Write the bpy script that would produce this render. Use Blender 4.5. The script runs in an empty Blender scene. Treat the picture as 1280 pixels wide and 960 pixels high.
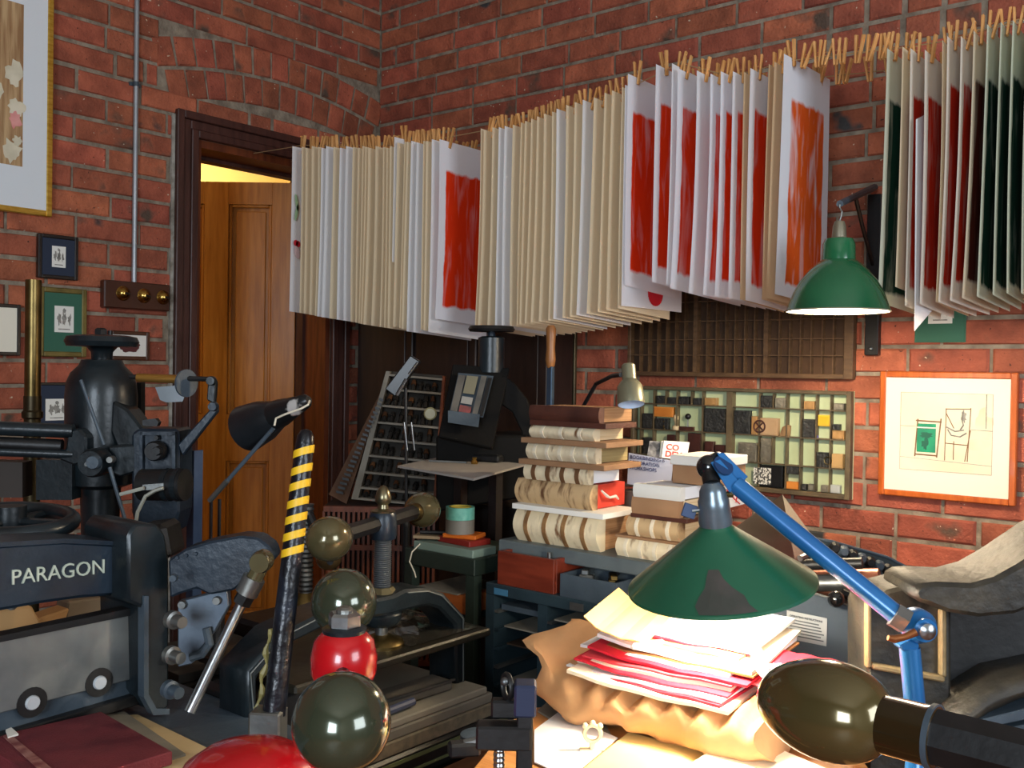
import bpy, bmesh, math, random
from mathutils import Vector, Matrix
random.seed(7)
SC = bpy.context.scene
COL = SC.collection
V = Vector
# ------------------------------------------------------------------ camera
CAM = V((3.38, -3.15, 1.35)); FPX = 1227.0
_yaw, _pit, _rol = math.radians(39.11), math.radians(-0.80), math.radians(0.92)
_F = V((-math.sin(_yaw)*math.cos(_pit), math.cos(_yaw)*math.cos(_pit), math.sin(_pit)))
_R0 = V((math.cos(_yaw), math.sin(_yaw), 0)); _U0 = _R0.cross(_F)
_R = _R0*math.cos(_rol) + _U0*math.sin(_rol); _U = _U0*math.cos(_rol) - _R0*math.sin(_rol)
cd = bpy.data.cameras.new('camera'); cam = bpy.data.objects.new('camera', cd); COL.objects.link(cam)
m = Matrix((_R, _U, -_F)).transposed().to_4x4(); m.translation = CAM; cam.matrix_world = m
cd.sensor_width = 36; cd.lens = FPX/1280*36; cd.clip_start = .02
SC.camera = cam
# ------------------------------------------------------------------ world, daylight, exposure
SC.view_settings.view_transform = 'Standard'; SC.view_settings.look = 'None'; SC.view_settings.gamma = 1
SC.view_settings.exposure = 0.0
w = bpy.data.worlds.new('world'); SC.world = w; w.use_nodes = True
w.node_tree.nodes['Background'].inputs[0].default_value = (.62, .74, 1, 1)
w.node_tree.nodes['Background'].inputs[1].default_value = 1.0
def area(name, loc, aim, sx, sy, power, col):
    l = bpy.data.lights.new(name, 'AREA'); l.shape = 'RECTANGLE'; l.size = sx; l.size_y = sy
    l.energy = power; l.color = col
    o = bpy.data.objects.new(name, l); COL.objects.link(o); o.location = loc
    o.rotation_euler = (V(aim)-V(loc)).to_track_quat('-Z', 'Y').to_euler()
    return o
# daylight enters by the two windows of the room (one behind the camera, one in the right wall)
area('daylight_front', (4.35, -5.93, 1.75), (4.35, -4.0, 1.70), 1.5, 1.5, 150, (.80, .90, 1))
area('daylight_side', (5.73, -2.2, 1.80), (4.0, -2.2, 1.70), 1.5, 1.3, 65, (.86, .93, 1))

# ------------------------------------------------------------------ pixel helpers
def ray(px, py): return _F + _R*((px-640)/FPX) + _U*((480-py)/FPX)
def P(px, py, d): return CAM + ray(px, py)*d
def Pz(px, py, z): r = ray(px, py); return CAM + r*((z-CAM.z)/r.z)
def PX(px, py, x): r = ray(px, py); return CAM + r*((x-CAM.x)/r.x)
def PY(px, py, y): r = ray(px, py); return CAM + r*((y-CAM.y)/r.y)
def Ppl(px, py, q, n): r = ray(px, py); return CAM + r*((q-CAM).dot(n)/r.dot(n))
def proj(p):
    q = V(p)-CAM; d = q.dot(_F)
    return (640+FPX*q.dot(_R)/d, 480-FPX*q.dot(_U)/d, d)
FH = V((_F.x, _F.y, 0)).normalized(); RH = _R0; UZ = V((0, 0, 1))
# ------------------------------------------------------------------ materials
def lin(c): return tuple(((x/255)/12.92 if x/255 <= .04045 else ((x/255+.055)/1.055)**2.4) for x in c)
_mc = {}
def mat(name, c1, c2=None, rough=.5, metal=0, ns=8, bump=0, bs=40, rnd=0, spec=.5, stretch=None, hue=0, trans=0, emit=None, es=0, lo=.35, hi=.65, coat=0, detail=4):
    """principled material: two colours mixed by noise, per-object value shift, fine noise relief"""
    if name in _mc: return _mc[name]
    M = bpy.data.materials.new(name); M.use_nodes = True; nt = M.node_tree; N = nt.nodes; L = nt.links
    b = N['Principled BSDF']; b.inputs['Roughness'].default_value = rough; b.inputs['Metallic'].default_value = metal
    b.inputs['Specular IOR Level'].default_value = spec
    if coat: b.inputs['Coat Weight'].default_value = coat
    tc = N.new('ShaderNodeTexCoord'); mp = N.new('ShaderNodeMapping'); L.new(tc.outputs['Object'], mp.inputs[0])
    if stretch: mp.inputs['Scale'].default_value = stretch
    oi = N.new('ShaderNodeObjectInfo')
    ad = N.new('ShaderNodeVectorMath'); ad.operation = 'ADD'; L.new(mp.outputs[0], ad.inputs[0])
    sc = N.new('ShaderNodeVectorMath'); sc.operation = 'SCALE'; L.new(oi.outputs['Random'], sc.inputs['Scale']); sc.inputs[0].default_value = (37, 19, 53)
    L.new(sc.outputs[0], ad.inputs[1])
    c1 = lin(c1); c2 = lin(c2) if c2 else c1
    nz = N.new('ShaderNodeTexNoise'); nz.inputs['Scale'].default_value = ns; nz.inputs['Detail'].default_value = detail; L.new(ad.outputs[0], nz.inputs[0])
    rp = N.new('ShaderNodeValToRGB'); rp.color_ramp.elements[0].position = lo; rp.color_ramp.elements[1].position = hi
    rp.color_ramp.elements[0].color = (*c1, 1); rp.color_ramp.elements[1].color = (*c2, 1); L.new(nz.outputs[0], rp.inputs[0])
    out = rp.outputs[0]
    if rnd:
        hs = N.new('ShaderNodeHueSaturation'); L.new(out, hs.inputs['Color'])
        mr = N.new('ShaderNodeMapRange'); L.new(oi.outputs['Random'], mr.inputs[0]); mr.inputs[3].default_value = 1-rnd; mr.inputs[4].default_value = 1+rnd
        L.new(mr.outputs[0], hs.inputs['Value'])
        if hue:
            wn = N.new('ShaderNodeTexWhiteNoise'); wn.noise_dimensions = '1D'; L.new(oi.outputs['Random'], wn.inputs['W'])
            m2 = N.new('ShaderNodeMapRange'); L.new(wn.outputs[0], m2.inputs[0]); m2.inputs[3].default_value = .5-hue; m2.inputs[4].default_value = .5+hue
            L.new(m2.outputs[0], hs.inputs['Hue'])
        out = hs.outputs[0]
    L.new(out, b.inputs['Base Color'])
    if bump:
        n2 = N.new('ShaderNodeTexNoise'); n2.inputs['Scale'].default_value = bs; n2.inputs['Detail'].default_value = 5; L.new(ad.outputs[0], n2.inputs[0])
        bp = N.new('ShaderNodeBump'); bp.inputs['Strength'].default_value = bump; bp.inputs['Distance'].default_value = .01
        L.new(n2.outputs[0], bp.inputs['Height']); L.new(bp.outputs[0], b.inputs['Normal'])
    if emit: b.inputs['Emission Color'].default_value = (*emit, 1); b.inputs['Emission Strength'].default_value = es
    if trans:
        t = N.new('ShaderNodeBsdfTranslucent'); L.new(out, t.inputs[0]); mx = N.new('ShaderNodeMixShader'); mx.inputs[0].default_value = trans
        L.new(b.outputs[0], mx.inputs[1]); L.new(t.outputs[0], mx.inputs[2]); L.new(mx.outputs[0], N['Material Output'].inputs[0])
    _mc[name] = M; M['out'] = 0
    return M
brickM = mat('brick', (138, 72, 51), (170, 92, 66), .85, ns=14, bump=.5, bs=90, rnd=.26, hue=.006)
mortarM = mat('mortar', (112, 100, 86), (150, 138, 120), .95, ns=20, bump=.6, bs=60)
floorM = mat('floor_boards', (110, 62, 30), (140, 84, 44), .45, ns=3, stretch=(1, 12, 1), bump=.1)
plasterY = mat('cream_plaster', (224, 190, 116), None, .9)
ceilM = mat('ceiling_paint', (205, 196, 180), None, .9)
frameM = mat('dark_door_timber', (58, 32, 26), (76, 44, 36), .45, ns=10, stretch=(4, 4, .5), bump=.1, bs=30)
jambM = mat('red_brown_timber', (86, 40, 20), (112, 56, 28), .4, ns=10, stretch=(6, 6, .5), bump=.08)
pineM = mat('golden_pine', (162, 98, 28), (186, 120, 44), .3, ns=6, stretch=(9, 9, .7), bump=.04)
def brick_marks():
    nt = brickM.node_tree; N = nt.nodes; L = nt.links; b = N['Principled BSDF']; src = b.inputs['Base Color'].links[0].from_socket
    vec = [n for n in N if n.type == 'VECT_MATH' and n.operation == 'ADD'][0].outputs[0]
    def layer(src, scale, lo, hi, col, det=3):
        nz = N.new('ShaderNodeTexNoise'); nz.inputs['Scale'].default_value = scale; nz.inputs['Detail'].default_value = det; L.new(vec, nz.inputs[0])
        mr = N.new('ShaderNodeMapRange'); mr.inputs[1].default_value = lo; mr.inputs[2].default_value = hi; L.new(nz.outputs[0], mr.inputs[0])
        mx = N.new('ShaderNodeMixRGB'); L.new(mr.outputs[0], mx.inputs[0]); L.new(src, mx.inputs[1]); mx.inputs[2].default_value = (*lin(col), 1); return mx.outputs[0]
    o = layer(src, 7, .62, .72, (84, 66, 54)); o = layer(o, 5.3, .68, .74, (58, 58, 58)); o = layer(o, 90, .70, .76, (70, 38, 28), 2); o = layer(o, 75, .76, .80, (206, 186, 160), 1)
    L.new(o, b.inputs['Base Color'])
brick_marks()
iron = mat('blue_black_iron', (20, 27, 31), (32, 42, 47), .33, .1, ns=12, bump=.07, bs=70)
ironB = mat('navy_painted_iron', (26, 38, 50), (37, 51, 64), .34, .1, ns=9, bump=.1, bs=60)
ironK = mat('black_iron', (16, 17, 18), (28, 28, 29), .45, .1, ns=14, bump=.07, bs=60)
ironG = mat('grey_blue_iron', (58, 70, 80), (74, 86, 96), .42, .1, ns=10, bump=.15)
steel = mat('bright_steel', (150, 156, 160), (182, 186, 188), .28, 1, ns=18, bump=.05)
steelD = mat('dull_steel', (110, 114, 116), (150, 150, 144), .42, .9, ns=9, bump=.08)
brass = mat('brass', (176, 140, 70), (200, 164, 88), .22, 1, ns=10)
brassD = mat('aged_brass', (92, 78, 46), (130, 110, 66), .34, .9, ns=14)
oliveM = mat('olive_lacquered_metal', (98, 90, 60), (112, 104, 72), .2, .4, ns=7, coat=.6)
castDummy = None
redP = mat('glossy_red_paint', (178, 12, 22), (196, 20, 28), .25, 0, ns=10, coat=.4)
yelP = mat('yellow_tape', (238, 190, 30), None, .5)
# ------------------------------------------------------------------ mesh builder
class MB:
    def __init__(s): s.v = []; s.f = []
    def add(s, vs, fs):
        o = len(s.v); s.v += [V(v) for v in vs]; s.f += [tuple(i+o for i in f) for f in fs]; return s
    def box(s, c, size, R=None):
        h = V(size)/2; c = V(c)
        vs = [V((x*h.x, y*h.y, z*h.z)) for x in (-1, 1) for y in (-1, 1) for z in (-1, 1)]
        if R is not None: vs = [R @ v for v in vs]
        return s.add([c+v for v in vs], [(0, 1, 3, 2), (4, 6, 7, 5), (0, 4, 5, 1), (2, 3, 7, 6), (0, 2, 6, 4), (1, 5, 7, 3)])
    def bb(s, lo, hi): lo = V(lo); hi = V(hi); return s.box((lo+hi)/2, hi-lo)
    def hexa(s, a, b):
        """8 points: quad a (4) and quad b (4)"""
        return s.add(list(a)+list(b), [(3, 2, 1, 0), (4, 5, 6, 7), (0, 1, 5, 4), (1, 2, 6, 5), (2, 3, 7, 6), (3, 0, 4, 7)])
    def prism(s, pts, vec):
        n = len(pts); a = [V(p) for p in pts]; b = [p+V(vec) for p in a]
        return s.add(a+b, [tuple(range(n))[::-1], tuple(range(n, 2*n))]+[(i, (i+1) % n, n+(i+1) % n, n+i) for i in range(n)])
    def lathe(s, prof, org, axis=(0, 0, 1), n=24, cap=True):
        ax = V(axis).normalized(); t = V((1, 0, 0)) if abs(ax.x) < .8 else V((0, 1, 0)); e1 = ax.cross(t).normalized(); e2 = ax.cross(e1); org = V(org)
        vs = []
        for r, h in prof:
            for k in range(n):
                a = 2*math.pi*k/n; vs.append(org+ax*h+(e1*math.cos(a)+e2*math.sin(a))*max(r, 1e-5))
        fs = []
        for i in range(len(prof)-1):
            for k in range(n):
                fs.append((i*n+k, i*n+(k+1) % n, (i+1)*n+(k+1) % n, (i+1)*n+k))
        if cap: fs.append(tuple(range(n))[::-1]); fs.append(tuple((len(prof)-1)*n+k for k in range(n)))
        return s.add(vs, fs)
    def cyl(s, a, b, r, r2=None, n=16):
        a = V(a); b = V(b); return s.lathe([(r, 0), (r if r2 is None else r2, (b-a).length)], a, b-a, n)
    def ell(s, c, axis, ra, rb, n=20, m=12):
        return s.lathe([(rb*math.sin(math.pi*i/m), -ra*math.cos(math.pi*i/m)) for i in range(m+1)], c, axis, n, False)
    def tube(s, pts, r, n=8):
        pts = [V(p) for p in pts]; vs = []; fs = []; e1 = None
        for i, p in enumerate(pts):
            d = (pts[min(i+1, len(pts)-1)]-pts[max(i-1, 0)]).normalized()
            if e1 is None: e1 = d.cross(V((0, 0, 1)) if abs(d.z) < .9 else V((1, 0, 0))).normalized()
            e1 = (e1-d*e1.dot(d)).normalized(); e2 = d.cross(e1)
            rr = r[i] if isinstance(r, (list, tuple)) else r
            vs += [p+(e1*math.cos(2*math.pi*k/n)+e2*math.sin(2*math.pi*k/n))*rr for k in range(n)]
        for i in range(len(pts)-1):
            for k in range(n): fs.append((i*n+k, i*n+(k+1) % n, (i+1)*n+(k+1) % n, (i+1)*n+k))
        fs.append(tuple(range(n))[::-1]); fs.append(tuple((len(pts)-1)*n+k for k in range(n)))
        return s.add(vs, fs)
    def torus(s, c, axis, R, r, n=32, m=10):
        ax = V(axis).normalized(); t = V((1, 0, 0)) if abs(ax.x) < .8 else V((0, 1, 0)); e1 = ax.cross(t).normalized(); e2 = ax.cross(e1); c = V(c)
        vs = []; fs = []
        for i in range(n):
            a = 2*math.pi*i/n; d = e1*math.cos(a)+e2*math.sin(a)
            vs += [c+d*(R+r*math.cos(2*math.pi*j/m))+ax*(r*math.sin(2*math.pi*j/m)) for j in range(m)]
        for i in range(n):
            for j in range(m): fs.append((i*m+j, ((i+1) % n)*m+j, ((i+1) % n)*m+(j+1) % m, i*m+(j+1) % m))
        return s.add(vs, fs)
    def mesh(s, name, off, bevel=0, seg=1, smooth=None):
        me = bpy.data.meshes.new(name); me.from_pydata([v-off for v in s.v], [], s.f)
        bm = bmesh.new(); bm.from_mesh(me); bmesh.ops.recalc_face_normals(bm, faces=bm.faces)
        if bevel:
            ed = [e for e in bm.edges if len(e.link_faces) == 2 and e.calc_face_angle(0) > .5]
            bmesh.ops.bevel(bm, geom=ed, offset=bevel, segments=seg, affect='EDGES', clamp_overlap=True)
        bm.to_mesh(me); bm.free()
        if smooth is not None:
            me.polygons.foreach_set('use_smooth', [True]*len(me.polygons)); me.set_sharp_from_angle(angle=math.radians(smooth))
        return me
    def base(s):
        xs = [v.x for v in s.v]; ys = [v.y for v in s.v]; zs = [v.z for v in s.v]
        return V(((min(xs)+max(xs))/2, (min(ys)+max(ys))/2, min(zs)))
_loc = {}
def link(name, me, loc, material, parent=None, label=None):
    o = bpy.data.objects.new(name, me); COL.objects.link(o)
    if material is not None and me is not None and not me.materials: me.materials.append(material)
    pl = V((0, 0, 0))
    if parent is not None: o.parent = parent; pl = _loc[parent.name]
    o.location = V(loc)-pl; _loc[o.name] = V(loc)
    if label: o['label'] = label
    return o
def part(name, mb, material, parent=None, bevel=0, smooth=None, label=None, seg=1):
    b = mb.base(); return link(name, mb.mesh(name, b, bevel, seg, smooth), b, material, parent, label)
def tag(o, label, cat, group=None):
    o['label'] = label; o['category'] = cat
    if group: o['group'] = group
    return o
def solo(name, mb, material, label, cat, group=None, bevel=0, smooth=None): return tag(part(name, mb, material, None, bevel, smooth), label, cat, group)
def thing(name, loc, label, cat, group=None):
    o = bpy.data.objects.new(name, None); COL.objects.link(o); o.location = loc; o.empty_display_size = .05; _loc[o.name] = V(loc)
    return tag(o, label, cat, group)
def struct(name, mb, material, parent=None, bevel=0):
    o = part(name, mb, material, parent, bevel); o['kind'] = 'structure'; return o
def textmesh(name, body, size, org, ux, uy, material, parent, depth=.001, align='LEFT', font_bold=0, sx=1.0):
    cu = bpy.data.curves.new(name, 'FONT'); cu.body = body; cu.size = size; cu.extrude = depth; cu.align_x = align; cu.offset = font_bold; cu.resolution_u = 3
    t = bpy.data.objects.new(name, cu); COL.objects.link(t)
    me = bpy.data.meshes.new_from_object(t); bpy.data.objects.remove(t); me.name = name
    ux = V(ux).normalized(); uy = V(uy).normalized(); n = ux.cross(uy)
    for v in me.vertices: c = v.co.copy(); v.co = ux*(c.x*sx)+uy*c.y+n*c.z
    return link(name, me, org, material, parent)
def rz(a): return Matrix.Rotation(a, 3, 'Z')

# ================================================================== SETTING
RX, RY, RZc = 5.8, -6.0, 3.7
struct('floor', MB().bb((-2.3, RY-.3, -.1), (RX+.3, .3, 0)), floorM)
struct('ceiling', MB().bb((-.3, RY-.3, RZc), (RX+.3, .3, RZc+.1)), ceilM)
wb = struct('wall_back', MB().bb((-.3, .0, 0), (RX+.3, .3, RZc)), mortarM)
DS0, DS1, DZ = .28, .965, 2.23       # door opening in the left wall (distance from corner, height)
wl = struct('wall_left', MB().bb((-.26, -DS0, 0), (0, -.0, RZc)).bb((-.26, RY-.3, 0), (0, -DS1, RZc)).bb((-.26, -DS1, DZ), (0, -DS0, RZc)), mortarM)
# right wall and front wall carry a window each (both outside the view)
wr = MB(); wr.bb((RX, -1.45, 0), (RX+.25, .3, RZc)).bb((RX, RY-.3, 0), (RX+.25, -2.95, RZc)).bb((RX, -2.95, 0), (RX+.25, -1.45, 1.1)).bb((RX, -2.95, 2.5), (RX+.25, -1.45, RZc))
struct('wall_right', wr, mortarM)
wf = MB(); wf.bb((-.3, RY-.25, 0), (3.55, RY, RZc)).bb((5.15, RY-.25, 0), (RX+.3, RY, RZc)).bb((3.55, RY-.25, 0), (5.15, RY, .95)).bb((3.55, RY-.25, 2.55), (5.15, RY, RZc))
struct('wall_front', wf, mortarM)
winM = mat('white_window_paint', (225, 225, 220), None, .4)
for nm, a, b, ax in (('window_1', (3.55, RY-.12, .95), (5.15, RY-.06, 2.55), 'x'), ('window_2', (RX+.06, -2.95, 1.1), (RX+.12, -1.45, 2.5), 'y')):
    mb = MB(); a = V(a); b = V(b); t = .05
    def seg_(u0, u1, z0, z1):
        if ax == 'x': mb.bb((u0, a.y, z0), (u1, b.y, z1))
        else: mb.bb((a.x, u0, z0), (b.x, u1, z1))
    u0, u1 = (a.x, b.x) if ax == 'x' else (a.y, b.y)
    seg_(u0, u0+t, a.z, b.z); seg_(u1-t, u1, a.z, b.z); seg_(u0+t, u1-t, a.z, a.z+t); seg_(u0+t, u1-t, b.z-t, b.z)
    seg_((u0+u1)/2-.02, (u0+u1)/2+.02, a.z+t, b.z-t); seg_(u0+t, (u0+u1)/2-.02, (a.z+b.z)/2-.02, (a.z+b.z)/2+.02); seg_((u0+u1)/2+.02, u1-t, (a.z+b.z)/2-.02, (a.z+b.z)/2+.02)
    struct(nm, mb, winM)
# ---- bricks
def brickmesh(w, h, dpt, seed):
    rr = random.Random(seed); q = lambda: rr.uniform(-.0022, .0022)
    e = .0055
    F = [(-w/2+e+q(), -h/2+e+q()), (w/2-e+q(), -h/2+e+q()), (w/2-e+q(), h/2-e+q()), (-w/2+e+q(), h/2-e+q())]
    B = [(-w/2, -h/2), (w/2, -h/2), (w/2, h/2), (-w/2, h/2)]
    # local axes: x along the wall, z up, y into the wall (front face at y = -dpt)
    vs = [(x, -dpt+q(), z) for x, z in F]+[(x, -dpt+e, z) for x, z in B]+[(x, .012, z) for x, z in B]
    fs = [(0, 1, 2, 3)]+[(i, i+4, (i+1) % 4+4, (i+1) % 4) for i in range(4)]+[(i+4, i+8, (i+1) % 4+8, (i+1) % 4+4) for i in range(4)]
    me = bpy.data.meshes.new('brick'); me.from_pydata(vs, [], fs)
    bm = bmesh.new(); bm.from_mesh(me); bmesh.ops.recalc_face_normals(bm, faces=bm.faces); bm.to_mesh(me); bm.free()
    me.materials.append(brickM); return me
BM = {}
def bm_get(w, h):
    w = round(w, 2); k = (w, round(h, 3)); L = BM.setdefault(k, [])
    if len(L) < 4: L.append(brickmesh(w, h, .007, len(BM)*7+len(L))); return L[-1]
    return random.choice(L)
CH = .086; J = .013; ZP = 2.045 - .086*30
def lay(wall, is_left, umax, hole, headers=None, extra=()):
    """brick list -> the 300 that show largest are children of the wall, the rest one joined part"""
    rr = random.Random(3 if is_left else 11); items = []
    nrow = int((RZc)/CH)+2
    for r in range(nrow):
        z0 = ZP+r*CH; z = z0+CH/2
        if z-.04 < 0 or z+.04 > RZc: continue
        u = (0 if r % 2 else -.12)+rr.uniform(-.02, .02)
        while u < umax:
            hd = headers and headers(u, z)
            L = .118 if hd or rr.random() < .10 else .24
            a, b = max(u, .002), min(u+L, umax); u += L
            if b-a < .03: continue
            segs = [(a, b)]
            for (h0, h1, hz0, hz1) in hole:
                if z0+CH-.02 > hz0 and z0+.02 < hz1:
                    ns = []
                    for (p, q) in segs:
                        if q <= h0 or p >= h1: ns.append((p, q)); continue
                        if p < h0: ns.append((p, h0))
                        if q > h1: ns.append((h1, q))
                    segs = ns
            for p, q in segs:
                if q-p < .03: continue
                c = (p+q)/2
                items.append((c, z, q-p-J, CH-J, rr.uniform(-.006, .006), 0))
    items += list(extra)
    sc = []
    for it in items:
        p = V((.0, -it[0], it[1])) if is_left else V((it[0], 0, it[1]))
        if (p-CAM).dot(_F) < .3: sc.append(-1); continue
        x, y, d = proj(p); s = it[2]*it[3]/d/d
        sc.append(s if -20 < x < 1300 and -20 < y < 800 else -1/s)
    order = sorted(range(len(items)), key=lambda i: -sc[i])
    rest = MB()
    for k, i in enumerate(order):
        u, z, w_, h_, tilt, rot = items[i]
        me = bm_get(w_, h_)
        R = Matrix.Rotation((-rot if is_left else rot)+tilt, 4, 'Y')
        if is_left: R = Matrix.Rotation(math.pi/2, 4, 'Z') @ R; loc = V((0, -u, z))
        else: loc = V((u, 0, z))
        dep = random.uniform(-.003, .003)
        loc = loc+(V((dep, 0, 0)) if is_left else V((0, dep, 0)))
        if k < 300 and sc[i] > 0:
            o = link('brick', me, loc, None, wall); o.rotation_euler = R.to_euler()
        else:
            M4 = Matrix.Translation(loc) @ R
            rest.add([M4 @ v.co for v in me.vertices], [tuple(p.vertices) for p in me.polygons])
    o = part('brickwork', rest, brickM, wall); o['kind'] = 'stuff'
# arch of two header rings over the door
ACs, ACz, AR = .57, .46, 1.96
arch = []
for ring, n in ((0, 12), (1, 13)):
    rc = AR+.058+ring*.122; half = .262+.012*ring
    for k in range(n):
        a = -half+2*half*(k+.5)/n
        arch.append((ACs+rc*math.sin(a), ACz+rc*math.cos(a), 2*half*rc/n-.009, .108, 0, a))
lay(wl, True, 6.0, [(DS0-.095, DS1+.095, -1, DZ+.09), (ACs-.555, ACs+.555, 2.42, 2.66)], None, arch)
lay(wb, False, 5.9, [], lambda u, z: (1.75 < u < 2.65 and 2.33 < z < 2.51) or (u > 2.1 and 2.5 < z < 2.6))
# ---- door frame
fr = MB(); A = DS1; Bq = DS0; W = .095
def arch_strip(mb, s0, s1, z0, z1, th): mb.bb((0, -s1, z0), (th, -s0, z1))
for (o_, i_, th) in ((0, .03, .030), (.03, .065, .018), (.065, .095, .026)):
    arch_strip(fr, A+W-i_, A+W-o_, 0, DZ+W-o_, th); arch_strip(fr, Bq-W+o_, Bq-W+i_, 0, DZ+W-o_, th); arch_strip(fr, Bq-W+i_, A+W-i_, DZ+W-i_, DZ+W-o_, th)
d1 = struct('door_1', MB().bb((-.26, -A, 0), (.0, -A+.025, DZ)).bb((-.26, -Bq-.025, 0), (.0, -Bq, DZ)).bb((-.26, -A+.025, DZ-.03), (.0, -Bq-.025, DZ)), jambM)
part('architrave', fr, frameM, d1, bevel=.003)
part('plaster_edge', MB().bb((-.005, -A-W-.014, 0), (.012, -A-W-.001, DZ+W-.02)), mat('crumbling_plaster', (170, 166, 156), (120, 112, 100), .9, ns=25, bump=.5), d1)
part('door_stop', MB().bb((-.19, -A+.025, 0), (-.14, -A+.04, DZ-.03)).bb((-.19, -Bq-.04, 0), (-.14, -Bq-.025, DZ-.03)).bb((-.19, -A+.04, DZ-.045), (-.14, -Bq-.04, DZ-.03)), frameM, d1)
# leaf, hinged at the jamb near the corner and swung into the next room
hx = V((-.20, -Bq-.03, 0)); ld = V((-math.cos(math.radians(39)), -math.sin(math.radians(39)), 0)); ln = V((ld.y, -ld.x, 0))
if ln.dot(CAM-hx) < 0: ln = -ln
def lbox(mb, u0, u1, z0, z1, t0, t1):
    return mb.hexa([hx+ld*u0+ln*t0+UZ*z0, hx+ld*u1+ln*t0+UZ*z0, hx+ld*u1+ln*t0+UZ*z1, hx+ld*u0+ln*t0+UZ*z1],
                   [hx+ld*u0+ln*t1+UZ*z0, hx+ld*u1+ln*t1+UZ*z0, hx+ld*u1+ln*t1+UZ*z1, hx+ld*u0+ln*t1+UZ*z1])
LW = .72; T = .02
leaf = part('door_leaf', lbox(MB(), 0, LW, .01, 2.18, -T, -.004), pineM, d1)
us = [0, .11, .33, .44, .66, LW]
zs = [.01, .22, .86, 1.16, 2.09, 2.18]
zs = [.01, .22, .92, 1.13, 2.08, 2.18]
for u0, u1 in ((0, .11), (.305, .415), (.61, LW)): part('stile', lbox(MB(), u0, u1, .01, 2.18, -.004, T), pineM, leaf, bevel=.002)
for u0, u1 in ((.11, .305), (.415, .61)):
    for z0, z1 in ((.01, .22), (.92, 1.13), (2.08, 2.18)): part('rail', lbox(MB(), u0, u1, z0, z1, -.004, T-.0005), pineM, leaf)
    for z0, z1 in ((.22, .92), (1.13, 2.08)):
        g = .014; mb = MB()
        lbox(mb, u0, u0+g, z0, z1, -.004, T-.006); lbox(mb, u1-g, u1, z0, z1, -.004, T-.006); lbox(mb, u0+g, u1-g, z0, z0+g, -.004, T-.006); lbox(mb, u0+g, u1-g, z1-g, z1, -.004, T-.006)
        part('moulding', mb, pineM, leaf, bevel=.004)
        part('panel', lbox(MB(), u0+.03, u1-.03, z0+.03, z1-.03, -.004, .004), pineM, leaf, bevel=.003)
# next room: plastered wall and ceiling lit by its own lamp
struct('wall_hall', MB().bb((-2.2, -3.0, 0), (-2.1, 1.2, 3.2)).bb((-2.1, 1.1, 0), (-.26, 1.2, 3.2)).bb((-2.1, -3.0, 0), (-.26, -2.9, 3.2)), plasterY)
struct('ceiling_hall', MB().bb((-2.2, -3.0, 3.2), (-.26, 1.2, 3.25)), plasterY)
hl = bpy.data.lights.new('hall_lamp', 'POINT'); hl.energy = 34; hl.color = (1, .86, .62); hl.shadow_soft_size = .12
ho = bpy.data.objects.new('hall_lamp', hl); COL.objects.link(ho); ho.location = (-1.5, .35, 2.5)

h2 = bpy.data.lights.new('door_fill_light', 'POINT'); h2.energy = 16; h2.color = (1, .86, .62); h2.shadow_soft_size = .12  # unseen second light, added to brighten the door face
h2o = bpy.data.objects.new('door_fill_light', h2); COL.objects.link(h2o); h2o.location = (-.95, -1.9, 2.5)
# ================================================================== WALL THINGS
def WP(left):
    if left: return (lambda u, z, t: V((t, u, z))), (lambda px, py: (lambda q: (q.y, q.z))(PX(px, py, .02)))
    return (lambda u, z, t: V((u, -t, z))), (lambda px, py: (lambda q: (q.x, q.z))(PY(px, py, -.02)))
def wbox(mb, f, u0, u1, z0, z1, t0, t1):
    a = f(u0, z0, t0); b = f(u1, z1, t1)
    return mb.bb([min(a[i], b[i]) for i in range(3)], [max(a[i], b[i]) for i in range(3)])
def framed(left, u0, u1, z0, z1, fw, dep, fm, mm, name, label, art=None, fd=.004, t0=.008):
    f, _ = WP(left); c = f((u0+u1)/2, z0, t0)
    t = thing(name, c, label, 'picture')
    mb = MB()
    wbox(mb, f, u0, u0+fw, z0, z1, t0, dep); wbox(mb, f, u1-fw, u1, z0, z1, t0, dep); wbox(mb, f, u0+fw, u1-fw, z0, z0+fw, t0, dep); wbox(mb, f, u0+fw, u1-fw, z1-fw, z1, t0, dep)
    part('frame', mb, fm, t, bevel=min(.003, fw*.2))
    part('mount', wbox(MB(), f, u0+fw, u1-fw, z0+fw, z1-fw, t0, dep-fd), mm, t)
    def rect(nm, a0, a1, b0, b1, m, tt=.0008, lab=None):
        """flat printed piece: fractions of the opening"""
        U = u1-u0-2*fw; Zz = z1-z0-2*fw
        return part(nm, wbox(MB(), f, u0+fw+a0*U, u0+fw+a1*U, z0+fw+b0*Zz, z0+fw+b1*Zz, dep-fd, dep-fd+tt), m, t, label=lab)
    def line(nm, pts, m, r=.0008, tt=.0012):
        U = u1-u0-2*fw; Zz = z1-z0-2*fw
        return part(nm, MB().tube([f(u0+fw+a*U, z0+fw+b*Zz, dep-fd+tt) for a, b in pts], r, 5), m, t)
    def blob(nm, a, b, ra, rb, m, tt=.001, n=18, wob=.15, seed=1):
        U = u1-u0-2*fw; Zz = z1-z0-2*fw; rr = random.Random(seed)
        pts = []
        for k in range(n):
            q = 1+rr.uniform(-wob, wob); an = 2*math.pi*k/n
            pts.append(f(u0+fw+(a+ra*q*math.cos(an))*U, z0+fw+(b+rb*q*math.sin(an))*Zz, dep-fd))
        return part(nm, MB().prism(pts, f(0, 0, tt)-f(0, 0, 0)), m, t)
    if art: art(rect, line, blob)
    return t
goldM = mat('gilt_frame', (196, 150, 50), (224, 184, 84), .3, .7, ns=20, stretch=(1, 1, 6))
blk = mat('black_frame', (26, 20, 18), (38, 30, 26), .35, ns=12)
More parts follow.
